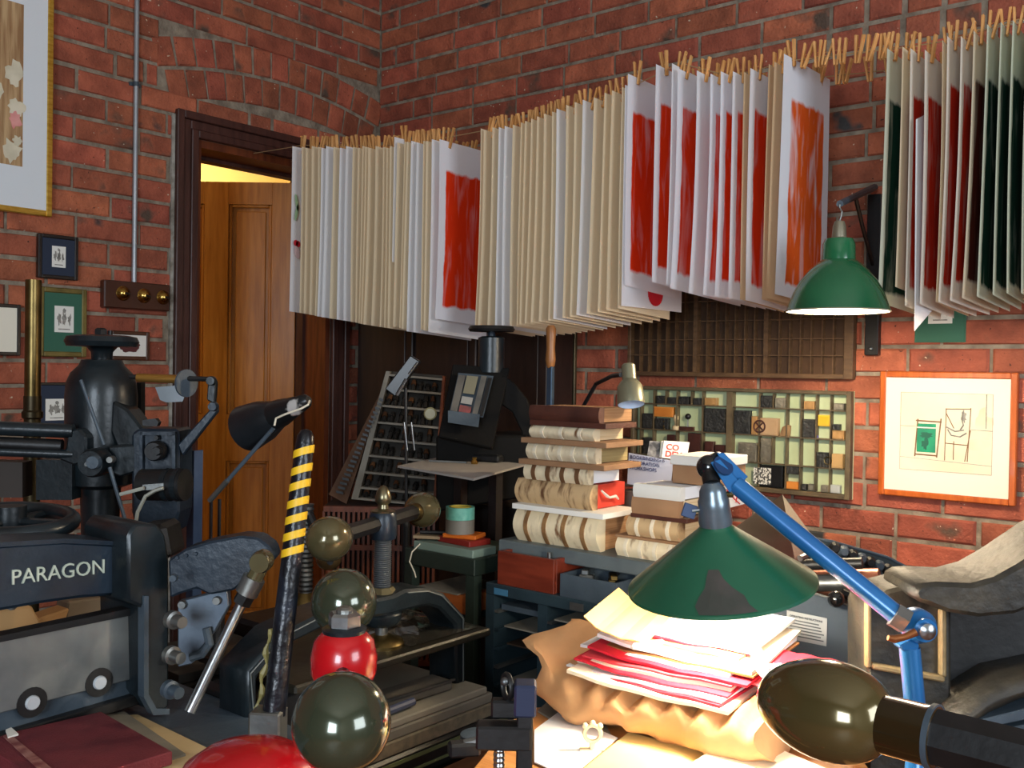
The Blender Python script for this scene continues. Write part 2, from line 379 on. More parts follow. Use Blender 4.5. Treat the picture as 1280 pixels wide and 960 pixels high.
oliveF = mat('olive_gilt_frame', (96, 84, 40), (124, 108, 56), .4, .3, ns=20)
brnF = mat('brown_frame', (66, 38, 24), (84, 50, 32), .35, ns=14)
redwF = mat('red_wood_frame', (170, 78, 26), (196, 100, 40), .3, ns=6, stretch=(12, 1, 1), coat=.3)
white = mat('white_mount', (222, 228, 232), None, .8)
cream = mat('cream_mount', (236, 230, 212), None, .8)
paleP = mat('pale_print_paper', (232, 230, 222), None, .8)
navyM = mat('navy_mount', (36, 46, 66), None, .8)
greenM = mat('green_mount', (50, 98, 78), None, .8)
ink = mat('grey_ink', (112, 108, 102), (160, 156, 148), .8, ns=60)
inkB = mat('brown_ink', (128, 92, 64), None, .8)
paint = mat('painted_timber_ground', (150, 112, 74), (196, 164, 120), .8, ns=10, stretch=(8, 8, .6))
maroon = mat('maroon_paper', (84, 34, 34), None, .7)
pinkP = mat('pink_petal', (214, 130, 126), (232, 168, 160), .8, ns=20)
petal = mat('cream_petal', (226, 218, 194), (204, 196, 170), .8, ns=16)
fL, qL = WP(True); fB, qB = WP(False)
u1, z0 = qL(63, 272); ua, za = qL(26, 209)
u0_ = u1-.62; z1_ = z0+.86
def art_big(rect, line, blob):
    U = .62-.04; a1 = (ua-u0_-.02)/U; b0 = (za-z0-.02)/(.86-.04)
    rect('painting', .2, a1, b0, .82, paint)
    for k, (a, b, ra, rb, m_) in enumerate(((a1-.05, .53, .045, .05, petal), (a1-.035, .40, .045, .035, petal), (a1-.045, .35, .035, .035, pinkP), (a1-.06, .22, .05, .045, petal), (a1-.03, .265, .028, .02, petal), (a1-.17, .45, .06, .05, petal), (a1-.2, .3, .06, .06, petal))):
        blob('painted_flower', a, b, ra, rb, m_, .0014+.0003*k, seed=k+5, wob=.3)
framed(True, u0_, u1, z0, z1_, .02, .035, goldM, white, 'framed_painting', 'large painting of pale flowers in a gilt frame with white mount on the brick wall', art_big)
def art_crest(a0, a1, b0, b1, seed):
    def g(rect, line, blob):
        rect('print', a0, a1, b0, b1, paleP)
        rr = random.Random(seed); w_ = a1-a0; h_ = b1-b0
        blob('engraving', (a0+a1)/2, b0+h_*.52, w_*.13, h_*.22, ink, .0014, seed=seed, wob=.35)
        blob('engraving', (a0+a1)/2, b0+h_*.82, w_*.09, h_*.08, ink, .0014, seed=seed+1, wob=.3)
        for sx in (-1, 1): blob('engraving', (a0+a1)/2+sx*w_*.27, b0+h_*.5, w_*.09, h_*.2, ink, .0014, seed=seed+3+sx, wob=.5)
        rect('caption', a0+w_*.2, a1-w_*.2, b0+h_*.1, b0+h_*.14, ink, .0014)
    return g
def fpx(left, x0, y0, x1, y1):
    q = qL if left else qB; a = q(x0, (y0+y1)/2); b = q(x1, (y0+y1)/2); c = q((x0+x1)/2, y0); d = q((x0+x1)/2, y1)
    return a[0], b[0], d[1], c[1]
framed(True, *fpx(True, 47, 294, 97, 349), .013, .028, blk, navyM, 'framed_print', 'small engraving with navy mount in a dark frame above the green one', art_crest(.30, .72, .22, .80, 3))
framed(True, *fpx(True, 48, 360, 108, 446), .018, .026, oliveF, greenM, 'framed_print', 'crest engraving with green mount in an olive gilt frame on the brick wall', art_crest(.27, .78, .33, .78, 9))
framed(True, *fpx(True, 136, 414, 187, 450), .014, .024, brnF, paleP, 'framed_cutout', 'small brown frame with a maroon paper cutout below the light switches', lambda r, l, b: b('cutout', .5, .46, .30, .28, maroon, .002, n=26, wob=.12))
framed(True, *fpx(True, -40, 379, 25, 444), .012, .028, blk, cream, 'framed_sheet', 'plain cream sheet in a thin dark frame cut off beside the brass pipe', None)
framed(True, *fpx(True, 40, 478, 108, 535), .010, .020, blk, navyM, 'framed_print', 'pale crest print in a dark frame low on the wall behind the press', art_crest(.22, .68, .12, .66, 15))
# light switches
x0, x1, zb, zt = fpx(True, 127, 353, 209, 387)
sw = thing('light_switch', fL((x0+x1)/2, zb, .01), 'wooden switch block with three round brass switches beside the door', 'light switch')
part('mounting_block', wbox(MB(), fL, x0, x1, zb, zt, .006, .040), mat('dark_mahogany', (56, 28, 20), (72, 38, 26), .3, ns=8, coat=.3), sw, bevel=.004)
for px, py in ((150, 367), (176, 370), (200, 372)):
    u, z = qL(px, py); c = fL(u, z, .040)
    s_ = part('switch_dome', MB().lathe([(.026, 0), (.027, .003), (.024, .006), (.021, .012), (.013, .02), (.006, .023), (0, .0235)], c, (1, 0, 0), 24), brass, sw, smooth=40)
    part('toggle', MB().lathe([(.005, 0), (.005, .012), (.004, .02), (0, .021)], c+V((.02, 0, 0)), (1, .15, -.2), 10), blk, s_, smooth=40)
uc, _z = qL(169.5, 200); co = thing('conduit_pipe', fL(uc, zt, .01), 'grey steel conduit running up the brick wall from the switches', 'pipe')
part('pipe', MB().cyl(fL(uc, zt-.005, .018), fL(uc, RZc, .018), .009, n=14), mat('grey_conduit', (150, 156, 160), (168, 172, 176), .4, .5), co, smooth=40)
uz = qL(170, 105)[1]
part('saddle', MB().cyl(fL(uc, uz-.008, .018), fL(uc, uz+.008, .018), .0115, n=14).bb(fL(uc-.022, uz-.007, .006), fL(uc+.022, uz+.007, .010)), ironG, co)
# etching
def art_etch(rect, line, blob):
    tintg = mat('etching_tint', (238, 230, 204), (226, 214, 186), .8, ns=5)
    tn = mat('etching_shade', (214, 202, 172), (232, 222, 196), .8, ns=7)
    rect('etching_plate', .13, .87, .19, .87, tintg)
    grn = mat('green_wash', (18, 160, 112), (10, 110, 84), .7, ns=14, stretch=(1, 1, .5))
    blob('shade_wash', .80, .62, .06, .12, tn, .0011, wob=.3, seed=2); blob('shade_wash', .52, .38, .12, .07, tn, .0011, wob=.3, seed=4); blob('shade_wash', .76, .44, .08, .05, tn, .0011, wob=.3, seed=6)
    rect('chair_canvas', .27, .425, .35, .60, grn, .0014)
    blob('canvas_fold', .345, .50, .05, .025, mat('green_wash_dark', (8, 84, 66), None, .7), .0018, wob=.3); blob('canvas_fold', .34, .42, .025, .05, _mc['green_wash_dark'], .0018, wob=.4, seed=5)
    for pts in ([(.255, .31), (.275, .64)], [(.435, .31), (.465, .65)], [(.26, .625), (.47, .62)], [(.26, .33), (.44, .325)]): line('chair_rail', pts, inkB, .0022)
    line('chair_bar', [(.27, .565), (.43, .565)], paleP, .0022, .003)
    for pts in ([(.50, .29), (.505, .74)], [(.68, .29), (.70, .75)], [(.50, .735), (.70, .74)], [(.50, .44), (.68, .43)], [(.66, .29), (.70, .56)], [(.57, .30), (.57, .46)], [(.505, .70), (.57, .57)]): line('chair_rail', pts, inkB, .0014)
    for pts in ([(.645, .73), (.63, .66), (.645, .60), (.62, .56)], [(.52, .56), (.55, .51), (.62, .50), (.67, .535)], [(.51, .58), (.58, .545), (.65, .56)]): line('etched_line', pts, ink, .0022)
    blob('etched_shadow', .645, .67, .018, .05, ink, .0013, wob=.4)
    line('horizon_line', [(.13, .575), (.26, .573)], ink, .0007); line('horizon_line', [(.70, .565), (.87, .56)], ink, .0007)
    line('post_line', [(.82, .58), (.82, .87)], ink, .0015); line('shore_line', [(.13, .30), (.87, .265)], ink, .0006)
    line('plate_mark', [(.13, .87), (.87, .87), (.87, .19), (.13, .19), (.13, .87)], inkB, .0005)
a = qB(1100, 540)[0]; b = qB(1272, 548)[0]
framed(False, a, b, .979, 1.366, .019, .032, redwF, cream, 'framed_etching', 'etching of two deck chairs, one green, in a red-brown wooden frame', art_etch)
# print with green mount, low behind the hanging sheets
framed(False, *fpx(False, 1143, 340, 1207, 428), .004, .012, greenM, greenM, 'mounted_print', 'small engraving on a green mount pinned behind the green printed sheets', art_crest(.25, .75, .26, .70, 21), fd=.001)
# dark framed picture behind the press
pg = mat('brown_old_print', (64, 58, 42), (96, 88, 62), .7, ns=6)
def art_dark(rect, line, blob):
    rect('print', .12, .86, .14, .86, pg)
    for k in range(5): blob('tree_mass', .25+.13*k, .32+.05*(k % 2), .08, .12, mat('old_print_dark', (40, 42, 30), (56, 54, 38), .8, ns=12), .0014+.0002*k, seed=k, wob=.3)
framed(False, *fpx(False, 560, 392, 719, 530), .010, .024, mat('dull_gilt', (70, 62, 44), (92, 84, 62), .4, .4), mat('drab_mount', (58, 52, 38), None, .8), 'framed_print', 'old brown landscape print in a dull frame behind the lever with wooden grip', art_dark)

# ================================================================== DRYING LINES
LA, LB = V((.30, -.762, 0)), V((2.75, -.617, 0)); LD = (LB-LA).normalized(); LNn = V((-LD.y, LD.x, 0))
def online(px, py): return Ppl(px, py, LA, LNn)
def paper_mat(name, base, pr=None, pr2=None, lo=(.10, .07), hi=(.97, .84), rag=.05, fade=.25):
    M = bpy.data.materials.new(name); M.use_nodes = True; nt = M.node_tree; N = nt.nodes; L = nt.links
    b = N['Principled BSDF']; b.inputs['Roughness'].default_value = .85; b.inputs['Specular IOR Level'].default_value = .15
    base = lin(base); col = None
    rg = N.new('ShaderNodeRGB'); rg.outputs[0].default_value = (*base, 1); col = rg.outputs[0]
    if pr:
        uv = N.new('ShaderNodeTexCoord'); sp = N.new('ShaderNodeSeparateXYZ'); L.new(uv.outputs['UV'], sp.inputs[0])
        oi = N.new('ShaderNodeObjectInfo'); cmb = N.new('ShaderNodeCombineXYZ'); L.new(oi.outputs['Random'], cmb.inputs[2])
        sc = N.new('ShaderNodeVectorMath'); sc.operation = 'MULTIPLY_ADD'; L.new(cmb.outputs[0], sc.inputs[0]); sc.inputs[1].default_value = (0, 0, 40); L.new(uv.outputs['UV'], sc.inputs[2])
        nz = N.new('ShaderNodeTexNoise'); nz.inputs['Scale'].default_value = 7; nz.inputs['Detail'].default_value = 5; L.new(sc.outputs[0], nz.inputs[0])
        def mth(op, a, b_, clamp=False):
            n = N.new('ShaderNodeMath'); n.operation = op; n.use_clamp = clamp
            for i, q in enumerate((a, b_)):
                if isinstance(q, (int, float)): n.inputs[i].default_value = q
                else: L.new(q, n.inputs[i])
            return n.outputs[0]
        nn = mth('MULTIPLY', mth('SUBTRACT', nz.outputs[0], .5), rag)
        def edge(c, e, sgn, k=60): return mth('MULTIPLY', mth('SUBTRACT', mth('ADD', c, nn), e), sgn*k, True)
        mk = mth('MULTIPLY', mth('MULTIPLY', edge(sp.outputs[0], lo[0], 1), edge(sp.outputs[0], hi[0], -1)), mth('MULTIPLY', edge(sp.outputs[1], lo[1], 1), edge(sp.outputs[1], hi[1], -1)))
        # thin ink towards the foot of the print
        n2 = N.new('ShaderNodeTexNoise'); n2.inputs['Scale'].default_value = 4; n2.inputs['Detail'].default_value = 6; n2.inputs['Distortion'].default_value = .6
        mp = N.new('ShaderNodeMapping'); mp.inputs['Scale'].default_value = (2.2, .7, 1); L.new(sc.outputs[0], mp.inputs[0]); L.new(mp.outputs[0], n2.inputs[0])
        thin = mth('SUBTRACT', 1.0, mth('MULTIPLY', mth('MULTIPLY', mth('SUBTRACT', n2.outputs[0], .5), 3.0, True), fade*2))
        mk = mth('MULTIPLY', mk, thin, True)
        rp = N.new('ShaderNodeMixRGB'); rp.inputs[1].default_value = (*lin(pr), 1); rp.inputs[2].default_value = (*lin(pr2 or pr), 1); L.new(nz.outputs[0], rp.inputs[0])
        mx = N.new('ShaderNodeMixRGB'); L.new(mk, mx.inputs[0]); mx.inputs[1].default_value = (*base, 1); L.new(rp.outputs[0], mx.inputs[2]); col = mx.outputs[0]
    L.new(col, b.inputs['Base Color'])
    t = N.new('ShaderNodeBsdfTranslucent'); L.new(col, t.inputs[0]); ms = N.new('ShaderNodeMixShader'); ms.inputs[0].default_value = .22
    L.new(b.outputs[0], ms.inputs[1]); L.new(t.outputs[0], ms.inputs[2]); L.new(ms.outputs[0], N['Material Output'].inputs[0])
    return M
PM = {'c': paper_mat('shaded_cream_paper', (234, 216, 184)), 'w': paper_mat('white_paper', (236, 236, 238)), 'k': paper_mat('kraft_backing_paper', (214, 184, 146)),  # cream tone puts translucency and shade into the paper colour
      'r': paper_mat('red_print_paper', (236, 236, 240), (240, 66, 18), (224, 46, 10)), 'o': paper_mat('orange_print_paper', (232, 236, 244), (230, 104, 32), (214, 78, 26), (.17, .05), (.88, .84), .06, .5),
      'd': paper_mat('dark_red_print_paper', (230, 222, 208), (204, 48, 20), (170, 34, 14)), 'b': paper_mat('brown_print_paper', (226, 212, 186), (92, 32, 14), (60, 20, 10)),
      'g': paper_mat('green_print_paper', (214, 218, 196), (14, 62, 44), (8, 44, 34), (.09, .04), (.97, .82))}
def sheet_mesh(wid, hgt, curl, flare, bow, seed, drop=0):
    nx, nz = 6, 9; vs = []; uvs = []; rr = random.Random(seed); ph = 0
    for j in range(nz+1):
        v = j/nz
        for i in range(nx+1):
            u = i/nx; low = (1-v)
            x = curl*math.sin(math.pi*u*.9+ph*.1)*(.3+.7*low)+flare*low*low*(1-u)+bow*math.sin(math.pi*v)*math.cos(u*1.6)
            vs.append((x, u*wid, -hgt*low-drop*u*low)); uvs.append((u, v))
    fs = [(j*(nx+1)+i, j*(nx+1)+i+1, (j+1)*(nx+1)+i+1, (j+1)*(nx+1)+i) for j in range(nz) for i in range(nx)]
    me = bpy.data.meshes.new('sheet'); me.from_pydata(vs, [], fs); ul = me.uv_layers.new(name='UVMap')
    for p in me.polygons:
        for li in p.loop_indices: ul.data[li].uv = uvs[me.loops[li].vertex_index]
    me.polygons.foreach_set('use_smooth', [True]*len(me.polygons)); return me
# peg: two wooden prongs held by a wire spring
pegM = mat('peg_wood', (196, 138, 76), (214, 160, 98), .6, ns=20, rnd=.15)
def peg_mesh(seed):
    mb = MB(); sp = .008+.002*(seed % 3)
    for s in (-1, 1):
        a = s*sp/.08
        mb.hexa([V((s*.0012, -.006, -.026)), V((s*.0062, -.006, -.026)), V((s*.0062, .006, -.026)), V((s*.0012, .006, -.026))],
                [V((s*.0005+s*sp*.7, -.006, .045)), V((s*.0068+s*sp*.7, -.006, .045)), V((s*.0068+s*sp*.7, .006, .045)), V((s*.0005+s*sp*.7, .006, .045))])
    mb.torus((0, 0, .008), (0, 1, 0), .0055, .0011, 10, 4)
    me = mb.mesh('peg', V((0, 0, 0)), .0008); me.materials.append(pegM); return me
PEG = [peg_mesh(i) for i in range(3)]
def peg(p, yaw, tilt, far=False, empty=False):
    o = link('clothes_peg', random.choice(PEG), p, None)
    o.rotation_euler = (random.uniform(-.25, .25), tilt, yaw)
    if empty: tag(o, 'empty wooden clothes peg clipped to the bare stretch of drying line', 'clothes peg', 'empty pegs on the drying lines')
    elif far: tag(o, 'wooden clothes peg holding the wall-side corner of a hanging sheet', 'clothes peg', 'pegs on the wall-side drying line')
    else: tag(o, 'wooden clothes peg holding the room-side corner of a hanging sheet', 'clothes peg', 'pegs on the room-side drying line')
SH = []
def add(x, yt, yb, k): SH.append((x, yt, yb, k))
for i, xc in enumerate((18, 57, 73, 98, 125, 138, 157, 188, 215, 240, 268, 290, 308, 320, 332, 362, 393, 408, 422)):
    add(360+xc/3.31, 182.5+(i % 3), 388+min(xc, 420)*.052, 'w' if i in (0, 5, 6, 8, 9) else 'c')
for xc, yt, yb, k in ((440, 171, 327, 'w'), (452, 178, 408, 'c'), (482, 177, 410, 'c'), (492, 177, 411, 'c'), (510, 176, 414, 'w'), (533, 178, 415, 'w'), (560, 176, 412, 'c'), (572, 176, 413, 'c'), (595, 174, 415, 'w'), (627, 174, 398, 'r')): add(360+xc/3.31, yt, yb, k)
cs = (30, 40, 70, 92, 112, 140, 168, 182, 203, 223, 247, 275, 290, 323, 352, 380, 418, 455, 480, 515)
for i, xc in enumerate(cs):
    f_ = i/(len(cs)-1); yt = 162-4*f_-50*f_**1.6
    add(590+xc/2.744, yt+random.uniform(-1.5, 1.5), 409-4*f_-20*f_**2, 'w' if i in (3, 4, 12, 15) else 'c')
for x, yt, yb, k in ((785, 92, 356, 'r'), (820, 80, 352, 'r'), (840, 79, 355, 'w'), (847, 85, 360, 'r'), (871, 88, 366, 'w'), (888, 92, 368, 'r'), (901, 89, 370, 'r'), (916, 89, 372, 'r'), (930, 90, 374, 'k'), (938, 85, 375, 'r'), (961, 80, 374, 'k'), (968, 77, 372, 'k'), (980, 67, 367, 'o')): add(x, yt, yb, k)
for x, yt, yb, k in ((1109, 60, 377, 'g'), (1128, 58, 358, 'c'), (1138, 60, 382, 'd'), (1156, 62, 380, 'd'), (1178, 50, 377, 'c'), (1184, 45, 377, 'd'), (1201, 45, 375, 'd'), (1217, 38, 372, 'b'), (1234, 30, 370, 'g'), (1251, 27, 368, 'g'), (1266, 25, 366, 'g'), (1284, 20, 366, 'g'), (1304, 16, 365, 'g')): add(x, yt, yb, k)
LAB = {'c': ('cream unprinted sheet of paper pegged on the drying line', 'cream sheets on the drying line'), 'w': ('white sheet of paper pegged on the drying line among cream ones', 'white sheets on the drying line'),
       'k': ('brownish backing sheet pegged between the printed sheets', 'brownish backing sheets on the drying line'), 'r': ('hanging sheet printed with a bright red-orange block', 'red-orange prints on the drying line'),
       'o': ('hanging sheet printed with a streaky pale orange block beside the green pendant lamp', None), 'd': ('hanging sheet printed with a dark red block near the green prints', 'dark red prints on the drying line'),
       'b': ('hanging sheet printed with a dark brown block', None), 'g': ('hanging sheet printed with a deep green block', 'green prints on the drying line')}
tops = []; ftops = []
SW = .30
for i, (x, yt, yb, k) in enumerate(SH):
    p = online(x, yt); q = online(x, yb); h = p.z-q.z
    rr = random.Random(i*13+1); last = (i in (28, 29)) or k == 'o'
    yaw = .012*math.sin(i*.9)+(-.02 if k in 'rdo' else .0)
    me = sheet_mesh(SW, h, .004*math.sin(i*.35), -.006+.007*math.sin(i*.8), .003*math.sin(i*.5), i, .02)
    o = link('hanging_sheet', me, p, PM[k]); o.rotation_euler = (0, 0, yaw)
    lab, grp = LAB[k]
    if k in 'cw':
        cn = 'cream' if k == 'c' else 'white'
        if i < 19: lab, grp = cn+' sheet hanging between the pine door and the short white sheet', cn+' sheets by the door'
        elif i < 29: lab, grp = cn+' sheet hanging between the short white sheet and the lone red print', cn+' sheets by the lone red print'
        elif i < 49: lab, grp = cn+' sheet in the close-hung row between the lone red print and the red prints', cn+' sheets in the close-hung row'
        elif i < 62: lab, grp = cn+' sheet hanging among the red-orange prints', cn+' sheets among the red prints'
        else: lab, grp = cn+' sheet hanging among the dark red prints beside the green lamp', cn+' sheets among the dark prints'
    if i == 28: lab, grp = 'lone red-orange print hanging between two rows of cream sheets', None
    if i == 19: lab, grp = 'short white sheet pegged in front of longer cream sheets', None
    if i == 0: lab, grp = 'outermost sheet beside the door with printed green leaves and a red bud', None
    tag(o, lab, 'paper', grp)
    d = V((-math.sin(yaw), math.cos(yaw), 0)); fp = p+d*SW
    tops.append(p+d*.05); ftops.append(p+d*(SW-.06))
    peg(p+d*.05+V((0, 0, .004)), rr.uniform(-.3, .3), rr.uniform(-.12, .12))
    if i % 2 == 0 or k in 'rdgo': peg(p+d*(SW-.06)+V((0, 0, .004)), rr.uniform(-.3, .3), rr.uniform(-.12, .12), True)
    if i == 0:
        for nm, (u_, v_), (ra, rb), an, m_ in (('leaf_print', (.055, .66), (.007, .033), .2, mat('leaf_green_print', (150, 178, 138), None, .85)), ('leaf_print', (.055, .60), (.007, .033), -.2, _mc['leaf_green_print']), ('bud_print', (.05, .415), (.011, .012), 0, mat('red_bud_print', (190, 20, 36), None, .85)), ('bud_print', (.085, .41), (.011, .012), 0, _mc['red_bud_print']), ('petal_print', (.07, .36), (.012, .026), .2, mat('pale_petal_print', (206, 176, 176), None, .85))):
            c_ = p+d*(u_*SW)-UZ*(h*(1-v_))+V((.010, 0, 0))
            pts = [c_+d*(ra*math.cos(t)*math.cos(an)-rb*math.sin(t)*math.sin(an))+UZ*(rb*math.sin(t)*math.cos(an)+ra*math.cos(t)*math.sin(an)) for t in [2*math.pi*j/14 for j in range(14)]]
            part(nm, MB().prism(pts, (.001, 0, 0)), m_, o)
# red dot sheet that shows under the red prints
p = online(781.5, 106); q = online(781.5, 382); me = sheet_mesh(.36, p.z-q.z, 0, 0, 0, 99, .0)
o = tag(link('hanging_sheet', me, p, paper_mat('red_dot_paper', (236, 238, 244))), 'hanging white sheet with a red printed disc showing under the red prints', 'paper')
c_ = p+V((.003, .19, -(p.z-q.z)+.050)); part('disc_print', MB().prism([c_+V((0, .045*math.cos(t), .04*math.sin(t))) for t in [2*math.pi*j/24 for j in range(24)]], (.001, 0, 0)), mat('red_disc_print', (200, 16, 34), None, .8), o)
# skewed sheet whose white corner hangs below the others
a_ = online(1139, 150); b_ = online(1137, 414); a_.x += .012; b_.x += .012
o = solo('hanging_sheet', MB().prism([a_, b_, b_+V((0, .30, .125)), a_+V((0, .27, .10))], (-.0006, 0, 0)), PM['w'], 'crooked white sheet whose corner hangs below the dark red prints', 'paper')
# lines themselves
pts = [tops[0]+V((-.25, .05, .0))]+[t+V((0, 0, .012)) for t in tops[::3]]+[tops[-1]+V((.5, .05, .05))]
pts = [tops[0]+V((-(tops[0].x)+.02, 0, .02))]+pts[1:]
solo('drying_line', MB().tube(pts, .0018, 5), mat('string', (150, 120, 84), None, .9), 'thin string of the room-side drying line under the pegs', 'string')
fpts = [ftops[0]+V((-ftops[0].x+.02, 0, .02))]+[t+V((0, 0, .012)) for t in ftops[::3]]+[ftops[-1]+V((.5, 0, .05))]
solo('drying_line', MB().tube(fpts, .0018, 5), _mc['string'], 'thin string of the wall-side drying line close to the bricks', 'string')
def on_poly(pl, x):
    for a, b in zip(pl, pl[1:]):
        if a.x <= x <= b.x: t = (x-a.x)/(b.x-a.x+1e-9); return a.lerp(b, t)
    return pl[-1]
for px in (997, 1013, 1023, 1036, 1044, 1064, 1079, 1095, 1102):
    p = on_poly(pts, online(px, 70).x); peg(V((p.x, p.y, p.z)), random.uniform(-.3, .3), random.uniform(-.2, .2), empty=True)
for px in (1034, 1058, 1067, 1096, 1120):
    r = online(px, 100); q = Ppl(px, 100, LA+LNn*.30, LNn); p = on_poly(fpts, q.x); peg(p, random.uniform(-.3, .3), random.uniform(-.2, .2), empty=True)

# ================================================================== TYPE TRAYS ON THE WALL
oak = mat('dark_oak', (82, 60, 40), (104, 78, 52), .55, ns=9, stretch=(2, 2, 8), bump=.1)
oakB = mat('worn_tray_wood', (78, 66, 48), (104, 90, 66), .6, ns=14, bump=.1)
TU0, TU1 = qB(788, 440)[0], qB(1069, 440)[0]
def slat(parent, u0, u1, z0, z1, t0, t1, m, name='divider', **k): return part(name, wbox(MB(), fB, u0, u1, z0, z1, t0, t1), m, parent, **k)
z0, z1 = 1.338, 1.72
tr = thing('type_case', fB((TU0+TU1)/2, z0, .01), 'empty dark wooden type case with many small compartments under the hanging sheets', 'type case')
slat(tr, TU0, TU1, z0, z1, .008, .014, mat('tray_back_wood', (58, 38, 22), (80, 54, 30), .6, ns=8), 'back_board')
for a, b, c, d in ((TU0, TU0+.014, z0, z1), (TU1-.03, TU1, z0, z1), (TU0+.014, TU1-.03, z0, z0+.016), (TU0+.014, TU1-.03, z1-.014, z1)): slat(tr, a, b, c, d, .014, .042, oak, 'frame_rail', bevel=.002)
w3 = (TU1-.03-TU0-.014)/3
for s in (1, 2): slat(tr, TU0+.014+w3*s-.008, TU0+.014+w3*s+.008, z0+.016, z1-.014, .014, .040, oak, 'main_divider')
hz = [z0+.016+.060, z0+.016+.115, z0+.016+.18, z0+.016+.25, z0+.016+.31]
for s in range(3):
    a = TU0+.014+w3*s+(.008 if s else 0); b = TU0+.014+w3*(s+1)-(.008 if s < 2 else 0)
    for k in range(1, 7): slat(tr, a+(b-a)*k/7-.0018, a+(b-a)*k/7+.0018, z0+.016, z1-.014, .014, .036, oak)
    for zz in hz: slat(tr, a, b, zz-.0018, zz+.0018, .0141, .033, oak)
# tray filled with printing blocks
U0, U1 = qB(792, 550)[0], qB(1066, 550)[0]; z0, z1 = .952, 1.300
ty = thing('type_tray', fB((U0+U1)/2, z0, .01), 'wooden tray with pale green compartments holding printing blocks and stamps', 'type tray')
slat(ty, U0, U1, z0, z1, .008, .014, mat('pale_green_paint', (176, 192, 150), (196, 208, 168), .7, ns=5), 'back_board')
UC0, UC1 = qB(911, 550)[0], qB(918, 550)[0]
for a, b, c, d in ((U0, U0+.014, z0, z1), (U1-.016, U1, z0, z1), (U0+.014, U1-.016, z0, z0+.016), (U0+.014, U1-.016, z1-.012, z1)): slat(ty, a, b, c, d, .014, .044, oakB, 'frame_rail', bevel=.002)
slat(ty, UC0, UC1, z0+.016, z1-.012, .014, .043, oakB, 'main_divider')
R3 = [qB(985, y)[1] for y in (511, 546, 581)]
for a, b in ((U0+.014, UC0), (UC1, U1-.016)):
    for zz in R3: slat(ty, a, b, zz-.002, zz+.002, .0141, .038, oakB)
RW = [z1-.012]+R3+[z0+.016]
def cols(pxs, rows):
    for r in rows:
        for px in pxs:
            u = qB(px, 550)[0]; slat(ty, u-.0018, u+.0018, RW[r+1]+.002, RW[r]-.002, .014, .0375, oakB)
cols((951, 985, 1003, 1022, 1040), (0, 1, 2, 3)); cols((968,), (0, 2)); cols((819, 848, 880), (0, 1, 2, 3)); cols((834, 866), (0,)); cols((803,), (1, 2)); 
def zrow(px, r): return RW[r+1]+.0022
blkD = mat('dark_metal_block', (44, 46, 46), (64, 64, 62), .5, .4, ns=40, bump=.6, bs=120, rnd=.2)
blkW = mat('wood_block', (150, 112, 66), (178, 138, 88), .55, ns=16, stretch=(3, 1, 1), rnd=.2)
blkG = mat('grey_zinc_block', (108, 104, 92), (140, 134, 118), .5, .3, ns=30, bump=.5, bs=100, rnd=.15)
blkY = mat('yellow_tin', (222, 168, 30), (240, 196, 70), .35, ns=12)
blkO = mat('orange_wood', (196, 116, 44), (214, 140, 62), .5, ns=8)
blkM = mat('maroon_block', (58, 30, 26), (76, 42, 36), .5, ns=20)
LBL = {'D': (blkD, 'dark metal printing block standing in the green tray', 'dark printing blocks in the tray'), 'W': (blkW, 'small wooden printing block standing in the green tray', 'wooden blocks in the tray'),
       'G': (blkG, 'grey metal printing block standing in the green tray', 'grey printing blocks in the tray'), 'M': (blkM, 'dark maroon block standing in the green tray', 'maroon blocks in the tray')}
def blockpx(x0, x1, r, h, kind, dep=.020, dz=0, lab=None, name='printing_block', tilt=0):
    ua, ub = qB(x0, 550)[0], qB(x1, 550)[0]; zb = RW[r+1]+.0022+dz
    m_, l_, g_ = LBL[kind] if kind in LBL else (kind, lab, None)
    t = tag(part(name, wbox(MB(), fB, ua, ub, zb, zb+h, .0145, .0145+dep), m_, None, bevel=.001), lab or l_, 'printing block', None if lab else g_)
    e = min(.004, (ub-ua)*.15)
    part('printing_face', wbox(MB(), fB, ua+e, ub-e, zb+e, zb+h-e, .0145+dep, .0145+dep+.0015), m_, t)
    return t
for a in ((952, 966, 0, .040, 'D'), (970, 983, 0, .034, 'G'), (1006, 1019, 0, .026, 'W'), (1043, 1056, 0, .022, 'G'), (919, 939, 1, .080, 'D'), (941, 949, 1, .062, 'W'), (1005, 1020, 1, .060, 'D'), (1042, 1057, 1, .028, 'W'),
          (925, 948, 2, .064, 'G'), (953, 966, 2, .084, 'G'), (1023, 1038, 2, .048, 'D'), (805, 817, 1, .055, 'D'), (821, 837, 1, .040, 'D'), (882, 908, 1, .083, 'D'), (822, 832, 0, .028, 'D'), (836, 846, 0, .024, 'D'), (850, 862, 0, .028, 'D'), (868, 879, 0, .024, 'D'), (882, 897, 0, .026, 'W'),
          (806, 817, 2, .06, 'D'), (836, 846, 2, .075, 'M'), (862, 878, 2, .085, 'M'), (883, 894, 2, .06, 'M'), (896, 909, 2, .05, 'M'), (986, 1001, 3, .028, 'D', .02, .05), (1013, 1021, 3, .022, 'G'), (1005, 1011, 3, .020, 'D'), (1029, 1039, 3, .022, 'G')): blockpx(*a)
blockpx(986, 1001, 3, .024, blkO, lab='orange wooden block at the bottom of the tray', name='wood_block')
blockpx(1024, 1039, 1, .036, blkY, dz=.040, lab='yellow embossed tin block in the tray', name='tin_block')
blockpx(819, 843, 1, .036, blkO, dz=.045, lab='flat orange wooden block above dark ones in the tray', name='wood_block')
blockpx(1042, 1051, 1, .018, 'D', dz=.030)
x = blockpx(952, 974, 1, .058, mat('pale_wood_block', (168, 136, 100), (186, 156, 120), .6, ns=10), lab='square pale wood block carved with a round wheel', name='carved_block')
